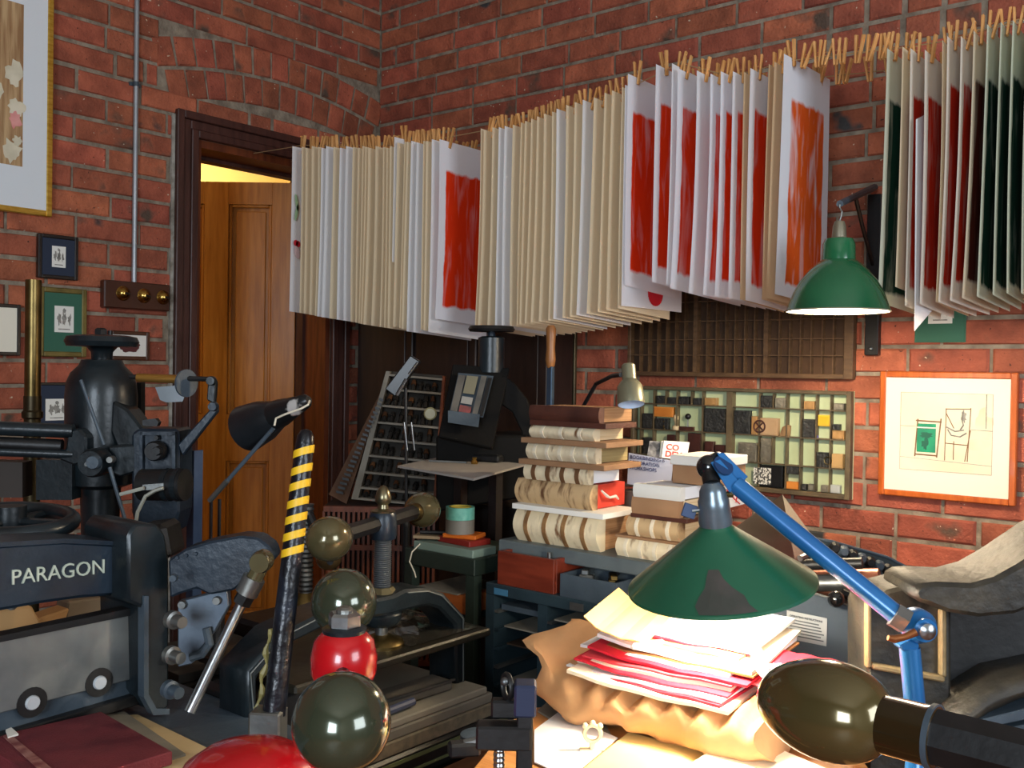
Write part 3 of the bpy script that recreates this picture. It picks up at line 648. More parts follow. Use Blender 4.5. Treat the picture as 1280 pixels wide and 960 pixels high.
c = V(((qB(952, 5)[0]+qB(974, 5)[0])/2-.002, -.037, RW[2]+.031)); part('wheel_relief', MB().torus(c, (0, 1, 0), .020, .003, 24, 6).box(c, (.004, .004, .034), Matrix.Rotation(.8, 3, 'Y')).box(c, (.004, .004, .034), Matrix.Rotation(-.8, 3, 'Y')), blkM, x)
x = blockpx(1042, 1056, 2, .046, mat('tan_block', (186, 150, 98), None, .6), lab='tan wooden block carved with an oval emblem', name='carved_block')
c = V((qB(1049, 5)[0], -.037, RW[3]+.025)); part('oval_relief', MB().torus(c, (0, 1, 0), .012, .0018, 20, 5), brassD, x)
x = blockpx(953, 981, 3, .072, ironK, lab='black block with a white speckled printing face', name='speckled_block'); part('speckled_face', wbox(MB(), fB, qB(956, 5)[0], qB(978, 5)[0], RW[4]+.010, RW[4]+.066, .0358, .0375), mat('white_speckle', (70, 70, 66), (236, 234, 224), .7, ns=140, lo=.47, hi=.53), x)
x = blockpx(1041, 1053, 3, .026, mat('grey_bevel_block', (180, 184, 180), None, .4), lab='small grey square block with pale border at the foot of the tray', name='square_block')
# letter shapes, stamp, crossed tool
uA = qB(1030, 5)[0]; x = solo('letter_block', MB().prism([V((uA+a, -.030, RW[2]+.0025+b)) for a, b in ((-.012, 0), (-.005, 0), (-.0035, .009), (.0035, .009), (.005, 0), (.012, 0), (.005, .032), (-.005, .032))], (0, .012, 0)), mat('purple_letter', (78, 66, 150), None, .5), 'small purple letter A standing in the tray', 'letter block')
uS = qB(993, 5)[0]; solo('carved_block', MB().prism([V((uS+a, -.032, RW[2]+.0025+b)) for a, b in ((-.018, 0), (.016, 0), (.018, .035), (.008, .038), (-.008, .030))], (0, .015, 0)), mat('striped_wood', (176, 140, 96), (110, 80, 50), .6, ns=60, stretch=(1, 1, .2)), 'striped wooden stamp block leaning in its compartment', 'printing block', bevel=.001)
uS = qB(856, 5)[0]; b_ = V((uS, -.028, RW[2]+.0025)); hs = thing('hand_stamp', b_, 'turned pale wooden hand stamp standing in the tray', 'hand stamp')
part('base', MB().lathe([(.014, 0), (.014, .010), (.012, .014)], b_, n=16), mat('pale_turned_wood', (206, 184, 144), None, .5), hs, smooth=40); part('handle', MB().lathe([(.007, .014), (.005, .022), (.007, .032), (.010, .040), (.009, .050), (.004, .055), (0, .056)], b_, n=16), _mc['pale_turned_wood'], hs, smooth=60)
uS = qB(871, 5)[0]; b_ = V((uS, -.028, RW[2]+.0025)); hs = thing('hand_stamp', b_, 'black ball-ended hand stamp on a dark base in the tray', 'hand stamp')
part('base', wbox(MB(), fB, qB(861, 5)[0], qB(878, 5)[0], RW[2]+.0025, RW[2]+.016, .018, .034), blkM, hs); part('stem', MB().cyl(b_+UZ*.012, b_+UZ*.04, .0025, n=8), steelD, hs); part('ball', MB().ell(b_+UZ*.05, UZ, .011, .011, 14, 8), ironK, hs, smooth=60)
uS = qB(842, 5)[0]; b_ = V((uS, -.028, RW[2]+.0025)); hs = thing('hand_stamp', b_, 'small brass-topped hand stamp beside dark blocks in the tray', 'hand stamp'); part('base', MB().lathe([(.008, 0), (.009, .012), (.006, .022)], b_, n=12), brassD, hs, smooth=40); part('knob', MB().ell(b_+UZ*.028, UZ, .006, .009, 12, 8), brassD, hs, smooth=50)
c = V((qB(938, 5)[0], -.030, RW[4]+.034)); x = thing('crossed_tool', c-UZ*.03, 'pale metal cross-shaped tool leaning in the tray', 'tool')
part('rod', MB().cyl(c+V((-.02, 0, .032)), c+V((.02, -.004, -.03)), .003, n=8), steel, x); part('rod', MB().cyl(c+V((-.03, 0, -.012)), c+V((.008, -.004, .012)), .004, n=8), steelD, x)
# ================================================================== PENDANT WALL LAMP
lc = P(1047, 389, 2.50); k = 2.5/FPX
pl = thing('pendant_lamp', lc, 'lit green enamel dome lamp hanging from an iron wall bracket', 'lamp')
grnE = mat('green_enamel', (22, 84, 54), (30, 98, 62), .18, 0, ns=5, coat=.5)
whE = mat('white_enamel', (250, 248, 240), None, .4)
prof = [(62.5, 0), (60, 8), (55, 22), (47, 37), (36, 51), (26, 60), (20.5, 64), (19.5, 84), (17, 90)]
part('shade', MB().lathe([(r*k, h*k) for r, h in prof], lc, n=48, cap=False), grnE, pl, smooth=50)
part('reflector', MB().lathe([(61.8*k, .0005)]+[((r-1)*k, h*k-.001) for r, h in prof[1:]]+[(0, 84*k)], lc, n=48, cap=False), whE, pl, smooth=50)
part('rim', MB().torus(lc, UZ, 62.4*k, .0022, 48, 6), mat('worn_rim', (120, 116, 96), None, .4), pl, smooth=60)
part('cap', MB().lathe([(15*k, 86*k), (9*k, 92*k), (8*k, 106*k), (6*k, 112*k), (2*k, 113*k)], lc, n=20), mat('galvanised_cap', (122, 116, 98), (146, 140, 120), .45, .6), pl, smooth=40)
part('hook', MB().tube([lc+UZ*(112*k), lc+UZ*(118*k)+V((.004, 0, 0)), lc+UZ*(124*k)+V((.006, 0, 0)), lc+UZ*(129*k)+V((0, 0, 0)), lc+UZ*(133*k)], .0022, 6), steelD, pl)
part('bulb', MB().lathe([(.010, 0), (.012, -.015), (.026, -.045), (.028, -.06), (.022, -.076), (.01, -.084), (0, -.085)], lc+UZ*(66*k+.035), n=20), mat('lit_bulb', (255, 240, 200), None, .4, emit=(1, .80, .52), es=60), pl, smooth=50)
l = bpy.data.lights.new('pendant_light', 'POINT'); l.energy = 24; l.color = (1, .80, .55); l.shadow_soft_size = .03
lo_ = bpy.data.objects.new('pendant_light', l); COL.objects.link(lo_); lo_.location = lc+UZ*.012
# bracket
bt = PY(1094, 243, -.03); bb_ = PY(1088, 444, -.03); tip = lc+UZ*(134*k)
br = thing('lamp_bracket', V((bt.x, -.02, bb_.z)), 'dark iron wall bracket with a sloping arm carrying the green lamp', 'bracket')
part('post', MB().box(V((bt.x, -.024, (bt.z+bb_.z)/2)), (.042, .030, bt.z-bb_.z)), ironK, br, bevel=.002)
part('arm', MB().tube([V((bt.x, -.04, bt.z+.02)), tip], [.012, .009], 8), ironG, br); part('brace', MB().tube([V((bt.x, -.04, bt.z-.22)), V((bt.x, -.04, bt.z-.22)).lerp(tip, .35)+UZ*.05, V((bt.x, -.04, bt.z+.02)).lerp(tip, .6)], .006, 8), ironK, br)
part('bolt', MB().ell(V((bt.x, -.042, bb_.z+.02)), (0, 1, 0), .006, .007, 10, 6), steelD, br)
# ================================================================== LEFT: GUILLOTINE
def pp(pts, d, th, ax=None): return MB().prism([P(x, y, d) for x, y in pts], (FH if ax is None else ax)*th)
def px_(pts, x, th): return MB().prism([PX(a, b, x) for a, b in pts], V((-th, 0, 0)))
def disc(px, py, d, rpx, th, ax=None, n=20):
    """cylinder whose round face looks along -ax at that pixel"""
    a = -FH if ax is None else V(ax); c = P(px, py, d); r = rpx*d/FPX
    return MB().lathe([(r, 0), (r, th*.7), (r*.85, th)], c, a, n)
GX = 1.70
gt = thing('guillotine', V((1.45, -2.45, 0)), 'dark blue cast-iron board guillotine lettered PARAGON', 'guillotine')
beam = part('arch_beam', px_([(-90, 684), (0, 681), (80, 676), (150, 680), (150, 744), (100, 748), (50, 755), (0, 764), (-90, 784)], GX, .09), ironB, gt, bevel=.006, smooth=40)
letM = mat('pale_raised_lettering', (196, 202, 184), (168, 178, 160), .5, ns=40)
o1 = PX(13, 731, GX+.001); o2 = PX(130, 716, GX+.001)
textmesh('raised_lettering', 'PARAGON', .036, o1, (o2-o1), UZ, letM, beam, .002, sx=1.0)
_l = [o for o in bpy.data.objects if o.name.startswith('raised_lettering')][0]
_w = max((V(v.co)).dot((o2-o1).normalized()) for v in _l.data.vertices); _ux = (o2-o1).normalized()
for v in _l.data.vertices: c = V(v.co); a = c.dot(_ux); v.co = c+_ux*(a*((o2-o1).length/_w-1))
part('beam_edge', px_([(-90, 681), (0, 678), (80, 673), (150, 677), (150, 682), (80, 679), (0, 684), (-90, 687)], GX+.004, .094), ironB, gt)
part('beam_end', px_([(150, 676), (178, 680), (178, 750), (150, 746)], GX-.02, .09), ironK, gt, bevel=.003)
part('clamp_bar', px_([(-90, 818), (0, 795), (180, 757), (180, 766), (0, 803), (-90, 826)], GX+.008, .03), ironK, gt)
bl = part('blade_carrier', px_([(-90, 824), (0, 801), (178, 764), (178, 846), (0, 892), (-90, 916)], GX, .022), mat('scuffed_steel_plate', (96, 102, 106), (168, 170, 164), .36, .55, ns=6, bump=.06, lo=.3, hi=.7), gt, bevel=.002)
part('blade', px_([(-90, 914), (0, 891), (178, 845), (178, 868), (0, 920), (-90, 945)], GX-.012, .018), ironG, gt)
for bx, by in ((40, 878), (124, 853)):
    c = PX(bx, by, GX+.0005); rb = part('bolt_recess', MB().lathe([(.026, 0), (.026, .002)], c-V((.001, 0, 0)), (1, 0, 0), 22), ironK, bl)
    part('bolt', MB().lathe([(.0125, 0), (.0125, .004), (.011, .006)], c, (1, 0, 0), 16), mat('pale_bolt', (196, 202, 206), None, .35, .2), rb, smooth=40)
part('lower_bar', px_([(-90, 944), (0, 919), (178, 867), (178, 880), (0, 934), (-90, 960)], GX+.006, .04), ironK, gt, bevel=.002)
sf = part('side_frame', px_([(160, 668), (170, 655), (196, 655), (207, 668), (212, 700), (212, 884), (196, 893), (182, 870), (180, 760), (160, 752)], GX+.055, .16), iron, gt, bevel=.005, smooth=35)
part('frame_edge', px_([(180, 745), (186, 745), (186, 868), (196, 886), (212, 886), (212, 893), (192, 894), (180, 872)], GX+.06, .02), ironG, gt)
ax_b = V((.75, .3, 0)).normalized()
for bx, by in ((228, 776), (226, 820), (224, 863)):
    c = P(bx-14, by-2, 1.72); b_ = part('stud', MB().lathe([(.016, 0), (.016, .012), (.011, .014), (.011, .034), (.010, .036)], c, ax_b*.9-FH*.45, 18), steelD if by < 860 else ironG, sf, smooth=40)
part('stud', disc(218, 722, 1.70, 5, .01), ironG, sf)
lk = part('link_plate', pp([(222, 752), (284, 736), (286, 758), (268, 790), (250, 812), (240, 830), (222, 834)], 1.80, .02), mat('grey_blue_steel', (84, 96, 110), (106, 118, 130), .4, .6, ns=8, bump=.05), gt, bevel=.002)
for bx, by in ((229, 755), (272, 750)): part('bolt', disc(bx, by, 1.80, 5.5, .01), steelD, lk)
part('hook', MB().tube([P(258, 785, 1.79), P(262, 805, 1.79), P(252, 818, 1.79), P(238, 822, 1.79)], .008, 8), ironG, gt)
la = part('lever_arm', pp([(210, 700), (232, 686), (262, 677), (300, 670), (322, 672), (338, 684), (342, 698), (330, 712), (312, 722), (292, 738), (262, 744), (246, 736), (226, 742), (212, 748)], 1.76, .06), ironB, gt, bevel=.004, smooth=35)
for bx, by in ((222, 697), (233, 694), (245, 692)): part('rivet', disc(bx, by, 1.76, 2.5, .004), ironB, la)
cv = part('clevis', disc(329, 700, 1.72, 14, .03), oliveM, gt, smooth=40); part('pin', disc(331, 698, 1.70, 6, .008), steelD, cv)
part('clevis_body', MB().cyl(P(325, 710, 1.73), P(313, 732, 1.73), .014, .015), oliveM, gt, smooth=40); part('lock_collar', MB().cyl(P(318, 722, 1.73), P(308, 742, 1.73), .020, n=18), steelD, gt, smooth=40); part('lock_nut', MB().cyl(P(309, 741, 1.73), P(302, 754, 1.73), .017, n=6), ironK, gt)
part('connecting_rod', MB().cyl(P(303, 752, 1.73), P(237, 890, 1.66), .0095, n=16), steel, gt, smooth=40)
part('foot_casting', MB().bb((1.68, -2.02, .45), (1.86, -1.90, .72)), ironK, gt, bevel=.01)
for yy in (-2.95, -2.0): part('pedestal', MB().bb((1.2, yy-.06, 0), (1.74, yy+.06, .66)), ironK, gt, bevel=.01)
TZ = .70
part('table', MB().bb((1.05, -3.1, TZ-.06), (2.16, -2.02, TZ)), ironG, gt, bevel=.004)
# striped lever
sl0, sl1 = P(383, 536, 1.66), P(341, 905, 1.60); dv = (sl1-sl0); ln_ = dv.length; du = dv.normalized()
lv = part('lever', MB().lathe([(0, 0), (.009, .003), (.014, .012), (.0155, .03), (.0165, .15), (.019, ln_*.97)], sl0, du, 24), mat('chipped_black_paint', (16, 18, 24), (34, 40, 52), .3, .1, ns=26, bump=.3, bs=50, lo=.5, hi=.75), gt, smooth=50)
for yy in (566, 589, 609, 631, 651, 672, 692):
    t = (yy-536)/(905-536); c = sl0+du*(ln_*t); r_ = .0168+.003*t
    mb = MB(); e1 = (-FH-du*(-FH).dot(du)).normalized(); e2 = du.cross(e1); vs = []; n = 24
    for hh in (-.0066, .0066):
        for rr_ in (r_,):
            for q in range(n):
                a = 2*math.pi*q/n; d_ = e1*math.cos(a)+e2*math.sin(a); vs.append(c+d_*rr_+du*(hh+(-.007*d_.dot(RH)/1)))
    mb.add(vs, [(q, (q+1) % n, n+(q+1) % n, n+q) for q in range(n)])
    part('yellow_band', mb, yelP, lv, smooth=40)
part('lever_socket', MB().box(P(335, 915, 1.60), (.052, .045, .075), rz(.6)), steelD, gt, bevel=.003)
rp = [P(338+2*math.sin(i*1.1)-i*.95, 786+i*6.2, 1.62) for i in range(18)]
part('twisted_strap', MB().tube(rp, [.004+.002*math.sin(i*1.6) for i in range(18)], 6), mat('olive_strap', (160, 150, 92), (120, 112, 66), .5), gt)
# hand wheel of the guillotine
hc = P(12, 652, 1.85)
hw = part('hand_wheel', MB().torus(hc, V((.08, -.02, 1)), .108, .016, 40, 12), iron, gt, smooth=60); part('hub', MB().cyl(hc-UZ*.03, hc+UZ*.03, .03), iron, hw, smooth=40)
for a in range(4): part('spoke', MB().cyl(hc, hc+V((math.cos(a*1.571+.5), math.sin(a*1.571+.5), 0))*.104, .009, n=8), iron, hw, smooth=40)
part('spindle', MB().cyl(hc-UZ*.35, hc, .016, n=14), steelD, hw, smooth=40)
# book, boards and papers on the guillotine table
clothM = mat('dark_red_cloth', (92, 24, 34), (112, 34, 42), .75, ns=14, bump=.3, bs=300)
paperT = mat('tan_millboard', (176, 150, 106), (196, 172, 128), .85, ns=6)
greyB = mat('grey_board', (120, 116, 104), (140, 134, 120), .85, ns=10)
def zpoly(pts, z, th): return MB().prism([Pz(a, b, z) for a, b in pts], (0, 0, -th))
solo('millboard', zpoly([(-40, 975), (60, 900), (172, 893), (266, 938), (236, 985), (60, 1010)], TZ+.006, .006), paperT, 'tan sheet of millboard under the dark red book', 'board')
solo('grey_offcut', zpoly([(100, 900), (155, 889), (232, 942), (170, 962)], TZ+.010, .004), greyB, 'dark grey board offcut poking out under the red book', 'board')
bk = thing('cloth_book', Pz(110, 930, TZ+.01), 'worn dark red cloth-covered book lying on the guillotine table', 'book')
part('cover', zpoly([(10, 916), (127, 889), (216, 939), (66, 985), (-25, 930)], TZ+.034, .022), clothM, bk, bevel=.002)
part('worn_spine', zpoly([(4, 920), (12, 917), (72, 966), (60, 972)], TZ+.0355, .002), mat('worn_cloth', (160, 110, 100), (112, 50, 50), .85, ns=40), bk)
part('torn_corner', zpoly([(7, 912), (14, 909), (23, 917), (10, 921)], TZ+.038, .003), paleP, bk)
kraft = mat('kraft_paper', (186, 138, 86), (206, 160, 106), .8, ns=5, bump=.15, bs=12)
for k, (pts, x_) in enumerate((([(-60, 770), (40, 757), (52, 780), (0, 800), (-60, 815)], 1.50), ([(40, 776), (88, 760), (78, 790), (30, 800)], 1.42), ([(85, 752), (146, 745), (146, 775), (80, 785)], 1.34))):
    solo('brown_paper', px_(pts, x_, .05), (kraft, kraft, mat('faded_board', (128, 112, 92), None, .85))[k], ('crumpled brown paper behind the guillotine blade', 'folded brown paper behind the steel blade plate', 'faded grey-brown board standing behind the guillotine blade')[k], 'paper', bevel=.004)
# ================================================================== LEFT REAR: BLOCKING PRESS
D = 2.45; k = D/FPX; bx = P(127, 480, D); ax0 = V((bx.x, bx.y, 0)); Z = lambda py: P(127, py, D).z
bp = thing('blocking_press', ax0, 'tall blue-black cast-iron blocking press with a round top wheel and foil roller', 'press')
part('body', MB().lathe([(22*k, Z(668)), (24*k, Z(610)), (40*k, Z(604)), (42*k, Z(560)), (42.5*k, Z(495)), (41*k, Z(478)), (36*k, Z(466)), (27*k, Z(457)), (24*k, Z(450)), (13*k, Z(449))], ax0, n=40), iron, bp, smooth=50)
part('top_wheel', MB().lathe([(12*k, Z(452)), (13*k, Z(440)), (18*k, Z(434)), (41*k, Z(433)), (44*k, Z(427)), (41*k, Z(421)), (30*k, Z(419)), (0, Z(418))], ax0, n=40), iron, bp, smooth=50)
part('top_nut', MB().lathe([(8*k, Z(419)), (8*k, Z(412)), (5*k, Z(410))], ax0-RH*.003, n=6), ironK, bp); part('grub_screw', MB().cyl(ax0+RH*.02+UZ*Z(419), ax0+RH*.02+UZ*Z(413), .005, n=8), ironK, bp)
part('pedestal', MB().lathe([(30*k, 0), (30*k, .05), (24*k, .1), (22*k, Z(666))], ax0, n=28), ironK, bp, smooth=40)
part('web', pp([(140, 500), (160, 512), (185, 545), (200, 556), (200, 570), (150, 570), (138, 540)], 2.38, .08), iron, bp, bevel=.006)
part('rear_plate', pp([(158, 478), (176, 478), (176, 545), (158, 545)], 2.52, .03), ironK, bp)
for y0, y1, x1, m_ in ((527, 545, 92, iron), (546, 563, 78, ironK), (559, 571, 92, iron)): part('roller_bar', MB().cyl(P(-60, (y0+y1)/2-3, 2.30), P(x1, (y0+y1)/2+3, 2.34), (y1-y0)/2*2.32/FPX, n=18), m_, bp, smooth=40)
part('bar_bracket', pp([(84, 538), (98, 535), (108, 545), (108, 578), (92, 582), (72, 574), (82, 560)], 2.33, .05), iron, bp, bevel=.005)
part('roller_support', pp([(45, 575), (90, 575), (90, 625), (45, 625)], 2.36, .05), iron, bp); part('roller_support', pp([(-50, 575), (28, 578), (28, 622), (-50, 622)], 2.40, .05), mat('brown_casting', (54, 46, 40), None, .6), bp)
hb = part('round_hub', disc(124, 577, 2.30, 18, .05), iron, bp, smooth=40); part('hub_boss', disc(121, 577, 2.26, 9, .025), ironG, hb, smooth=40); part('hub_bolt', disc(141, 574, 2.26, 4.5, .02), steelD, hb); part('hub_bolt', disc(110, 580, 2.25, 3, .01), steelD, hb)
part('index_rod', MB().cyl(P(101, 475, 2.26), P(130, 556, 2.26), .0042, n=8), ironG, bp); part('index_rod', MB().cyl(P(137, 584, 2.25), P(160, 662, 2.25), .0045, n=8), ironG, bp)
part('cross_arm', pp([(135, 558), (170, 556), (170, 590), (150, 596), (135, 590)], 2.32, .05), iron, bp, bevel=.004)
hs_ = part('housing', pp([(164, 542), (172, 536), (222, 536), (224, 545), (224, 640), (216, 668), (172, 668), (164, 640)], 2.32, .10), ironB, bp, bevel=.006)
mb = pp([(174, 540), (219, 540), (219, 544), (174, 544)], 2.305, .012); 
for q in ([(174, 540), (178, 540), (178, 605), (174, 605)], [(215, 540), (219, 540), (219, 605), (215, 605)]): mb.prism([P(a, b, 2.305) for a, b in q], FH*.012)
part('raised_edge', mb, ironB, hs_); part('big_bolt', disc(197, 563, 2.31, 12.5, .03), ironK, hs_, smooth=40); part('bolt_head', disc(199, 563, 2.28, 6, .02, n=6), ironK, hs_); part('peg', disc(197, 547, 2.31, 3, .01), ironK, hs_)
part('arm', pp([(222, 556), (262, 512), (268, 504), (272, 514), (228, 570)], 2.32, .02), ironB, bp, bevel=.003); part('arm_joint', disc(268, 508, 2.315, 6, .02), ironB, bp, smooth=40)
part('arm_link', pp([(258, 500), (260, 474), (266, 470), (270, 478), (268, 505)], 2.32, .02), iron, bp, bevel=.003); part('arm_joint', disc(265, 476, 2.31, 6, .015), iron, bp, smooth=40)
part('spindle', MB().cyl(P(162, 471, 2.34), P(264, 474, 2.33), .006, n=8), ironK, bp)
part('foil_roll', MB().cyl(P(172, 472, 2.34), P(222, 474, 2.33), .0105, n=18), mat('gold_foil', (176, 128, 58), (198, 150, 76), .3, .8, stretch=(1, 1, 30)), bp, smooth=40)
part('spool_disc', MB().lathe([(.033, 0), (.033, .005)], P(232, 479, 2.33), RH*.85-FH*.5, 28), ironG, bp, smooth=40)
part('foil_tail', pp([(194, 484), (230, 481), (233, 490), (228, 502), (208, 503), (200, 500)], 2.34, .003), mat('grey_foil', (104, 110, 114), (124, 130, 134), .35, .5), bp)
part('switch_box', pp([(178, 525), (194, 523), (198, 528), (196, 533), (178, 532)], 2.30, .02), ironK, bp)
mo = part('motor', MB().cyl(P(178, 606, 2.24), P(232, 606, 2.22), .036, n=28), ironK, bp, smooth=40); part('motor_band', MB().cyl(P(208, 606, 2.228), P(214, 606, 2.226), .0375, n=28), iron, mo); part('motor_band', MB().cyl(P(221, 606, 2.224), P(227, 606, 2.222), .0375, n=28), iron, mo)
for pts in ([(150, 618), (165, 614), (180, 610)], [(168, 665), (172, 640), (182, 620), (194, 613), (204, 610)]): part('cable', MB().tube([P(a, b, 2.17) for a, b in pts], .0045, 6), mat('pale_cable', (150, 150, 138), None, .6), bp, smooth=60)
part('terminal', pp([(178, 606), (204, 604), (205, 611), (178, 613)], 2.18, .012), steelD, bp)
pa, pb = P(241, 690, 2.45), P(241, 563, 2.45); part('angle_post', MB().bb((pa.x-.020, pa.y-.005, .02), (pb.x+.014, pb.y+.005, pb.z)).bb((pa.x-.005, pa.y-.005, .02), (pb.x+.005, pb.y+.026, pb.z)), mat('blue_angle_steel', (58, 78, 110), (78, 98, 128), .4, .4, bump=.1), bp)
part('post_foot', MB().box(V((pa.x, pa.y, .01)), (.10, .10, .02)), ironK, bp); part('counter_arm', pp([(165, 660), (205, 655), (212, 690), (212, 700), (165, 700)], 2.0, .10), ironK, bp, bevel=.01)
part('floor_base', MB().box(ax0+UZ*.03, (.22, .22, .06), rz(_yaw)), ironK, bp, bevel=.01)
# tall brass pipe
c = P(42, 350, 2.75); pi = thing('brass_pipe', V((c.x, c.y, 0)), 'tall upright aged brass pipe with a stepped collar before the green framed print', 'pipe')
part('pipe', MB().cyl(V((c.x, c.y, P(42, 495, 2.75).z)), c, .0215, n=20), brassD, pi, smooth=40); part('collar', MB().lathe([(.0235, 0), (.0235, -.04), (.028, -.045), (.028, -.06), (.022, -.065), (.022, -P(42, 500, 2.75).z)], V((c.x, c.y, P(42, 495, 2.75).z)), n=20), mat('dark_brass', (56, 48, 32), (76, 66, 42), .4, .7), pi, smooth=40)
# black desk lamp
a0, a1 = P(314, 533, 2.12), P(386, 500, 2.02); av = (a1-a0).normalized(); L_ = (a1-a0).length; k = 2.1/FPX
dl = thing('desk_lamp', P(268, 690, 2.1), 'chipped black desk lamp with a thin jointed arm before the pine door', 'lamp')
chip = mat('chipped_black_enamel', (20, 22, 24), (176, 172, 168), .35, 0, ns=9, lo=.63, hi=.66, detail=6)
sh_ = part('shade', MB().lathe([(30*k, -.012), (29*k, 0), (26*k, L_*.22), (19*k, L_*.42), (16*k, L_*.48)], a0, av, 32, cap=False), mat('black_enamel', (22, 25, 28), (32, 36, 40), .3, 0, bump=.05), dl, smooth=50)
part('neck', MB().lathe([(19*k, L_*.36), (17*k, L_*.55), (13*k, L_*.72), (9*k, L_*.95), (5*k, L_)], a0, av, 20), chip, dl, smooth=50); part('inner', MB().lathe([(28*k, -.01), (24*k, L_*.2), (4*k, L_*.4)], a0, av, 32, cap=False), whE, sh_, smooth=50)
part('flex', MB().tube([P(343, 532, 2.0), P(345, 523, 2.0), P(356, 518, 1.99), P(376, 511, 1.98), P(385, 506, 1.98), P(387, 501, 2.0)], .0022, 6), mat('cream_flex', (214, 206, 184), None, .6), dl)
part('arm', MB().cyl(P(342, 535, 2.06), P(264, 624, 2.12), .0045, n=10), ironG, dl); part('arm_sleeve', MB().cyl(P(284, 601, 2.1), P(262, 626, 2.12), .006, n=10), steelD, dl)
for x0_, x1_ in ((262, 265), (271, 277)): part('arm', MB().box((P(x0_, 624, 2.12)+P(x1_, 690, 2.12))/2, (.007, .004, (P(x0_, 624, 2.12)-P(x1_, 690, 2.12)).length)), ironK, dl)
part('base', MB().cyl(P(270, 690, 2.12), P(270, 700, 2.12)-UZ*.02, .03, n=18), ironK, dl)
part('stand', MB().cyl(P(270, 700, 2.12)-UZ*.02, V((P(270, 700, 2.12).x, P(270, 700, 2.12).y, .702)), .02, n=12), ironK, dl)
# ================================================================== CENTRE: BLACK NIPPING PRESS
def ball_bar(root, A, B, hub_r, mball, mbar, bra=.055, brb=.043):
    d = (B-A).normalized()
    for c, s in ((A, -1), (B, 1)):
        part('handle_ball', MB().lathe([(max(0.0, brb*math.sin(t)*(1-.18*math.cos(t)*-1*s*s)), -bra*math.cos(t)) for t in [math.pi*i/14 for i in range(15)]], c, -d*s, 28, False), mball, root, smooth=60)
        f = c-d*s*bra*.92; part('ferrule', MB().lathe([(.020, -.012), (.023, -.006), (.023, .002), (.019, .01)], f, -d*s, 20), brassD, root, smooth=40)
    part('bar', MB().cyl(A+d*bra*.9, B-d*bra*.9, .018, n=8), mbar, root)
A_, B_ = P(413, 672, 1.90), P(526, 637, 2.40); Cc = (A_+B_)/2
NX = 1.825; ctr = PX(478, 700, NX); ctr = V((ctr.x, ctr.y, 0)); Zc = lambda py: PX(478, py, NX).z
npr = thing('nipping_press', ctr, 'black cast-iron nipping press with olive ball handles and a tall steel screw', 'press')
hub = V((ctr.x, ctr.y, Zc(656))); d_ = (B_-A_).normalized(); hA = hub-d_*.25; hB = hub+d_*.26
ball_bar(npr, hA+(A_-hA)*.8, hB+(B_-hB)*.8, .03, oliveM, ironK)
part('hub', MB().lathe([(.028, -.030), (.030, -.02), (.030, .02), (.026, .028)], hub, UZ, 24), ironB, npr, smooth=40)
part('finial', MB().lathe([(.026, .026), (.027, .031), (.012, .036), (.011, .044), (.017, .050), (.018, .060), (.014, .074), (.006, .084), (0, .086)], hub, UZ, 20), mat('antique_nickel', (120, 112, 88), (146, 138, 110), .3, .9), npr, smooth=50)
zs0, zs1 = Zc(740), Zc(672); prof = []; nth = 26
for i in range(nth): zz = zs0+(zs1-zs0)*i/nth; h_ = (zs1-zs0)/nth; prof += [(.0155, zz), (.0195, zz+h_*.4), (.0195, zz+h_*.6), (.0155, zz+h_)]
part('screw', MB().lathe(prof, ctr, n=24), mat('oiled_steel', (110, 116, 122), (138, 144, 148), .3, .6), npr, smooth=25)
part('collar', MB().lathe([(.040, Zc(748)), (.042, Zc(744)), (.034, Zc(740)), (.030, Zc(737)), (.024, Zc(733))], ctr, n=8), mat('greasy_brass', (120, 112, 84), (96, 88, 62), .4, .7), npr, smooth=30)
part('boss', MB().lathe([(.034, Zc(780)), (.042, Zc(774)), (.044, Zc(766)), (.041, Zc(764)), (.043, Zc(760)), (.043, Zc(750)), (.039, Zc(747))], ctr, n=32), iron, npr, smooth=40)
part('lower_screw', MB().lathe([(.014, Zc(800)), (.014, Zc(778))], ctr, n=16), steelD, npr, smooth=40)
part('swivel_foot', MB().lathe([(.050, Zc(806)), (.050, Zc(802)), (.044, Zc(798)), (.030, Zc(795)), (.018, Zc(792))], ctr, n=32), brassD, npr, smooth=40)
yk = [(583, 862), (583, 772), (556, 742), (534, 735), (508, 737), (492, 745), (466, 750), (448, 752), (400, 768), (352, 792), (308, 838), (308, 905), (322, 905), (322, 846), (362, 806), (405, 784), (450, 772), (466, 772), (492, 768), (512, 762), (536, 757), (550, 761), (570, 782), (570, 862)]
part('yoke', px_([(a, b) for a, b in yk], NX+.045, .09), iron, npr, bevel=.006, smooth=40)
yl = MB(); 
for seg_ in ([(510, 741), (535, 739), (553, 745), (579, 773), (579, 860)], [(318, 900), (313, 842), (354, 796), (402, 771), (450, 755)]):
    yl.tube([PX(a, b, NX+.047) for a, b in seg_], .0016, 5)
part('yoke_lining', yl, mat('grey_lining', (86, 92, 92), None, .5), npr)
PZt = Zc(806); part('platen', MB().bb((NX-.24, ctr.y-.30, PZt-.018), (NX+.085, ctr.y+.27, PZt)), mat('dusty_black_iron', (30, 28, 22), (58, 54, 42), .45, .2, ns=6, bump=.1), npr, bevel=.004)
bz = PZt-.19
part('bed', MB().bb((NX-.24, ctr.y-.33, bz-.05), (NX+.125, ctr.y+.29, bz)), ironK, npr, bevel=.006)
part('bed_lining', MB().bb((NX+.1252, ctr.y-.32, bz-.018), (NX+.127, ctr.y+.285, bz-.010)).bb((NX+.1252, ctr.y-.32, bz-.044), (NX+.127, ctr.y+.285, bz-.038)), mat('green_lining', (96, 104, 70), None, .5), npr)
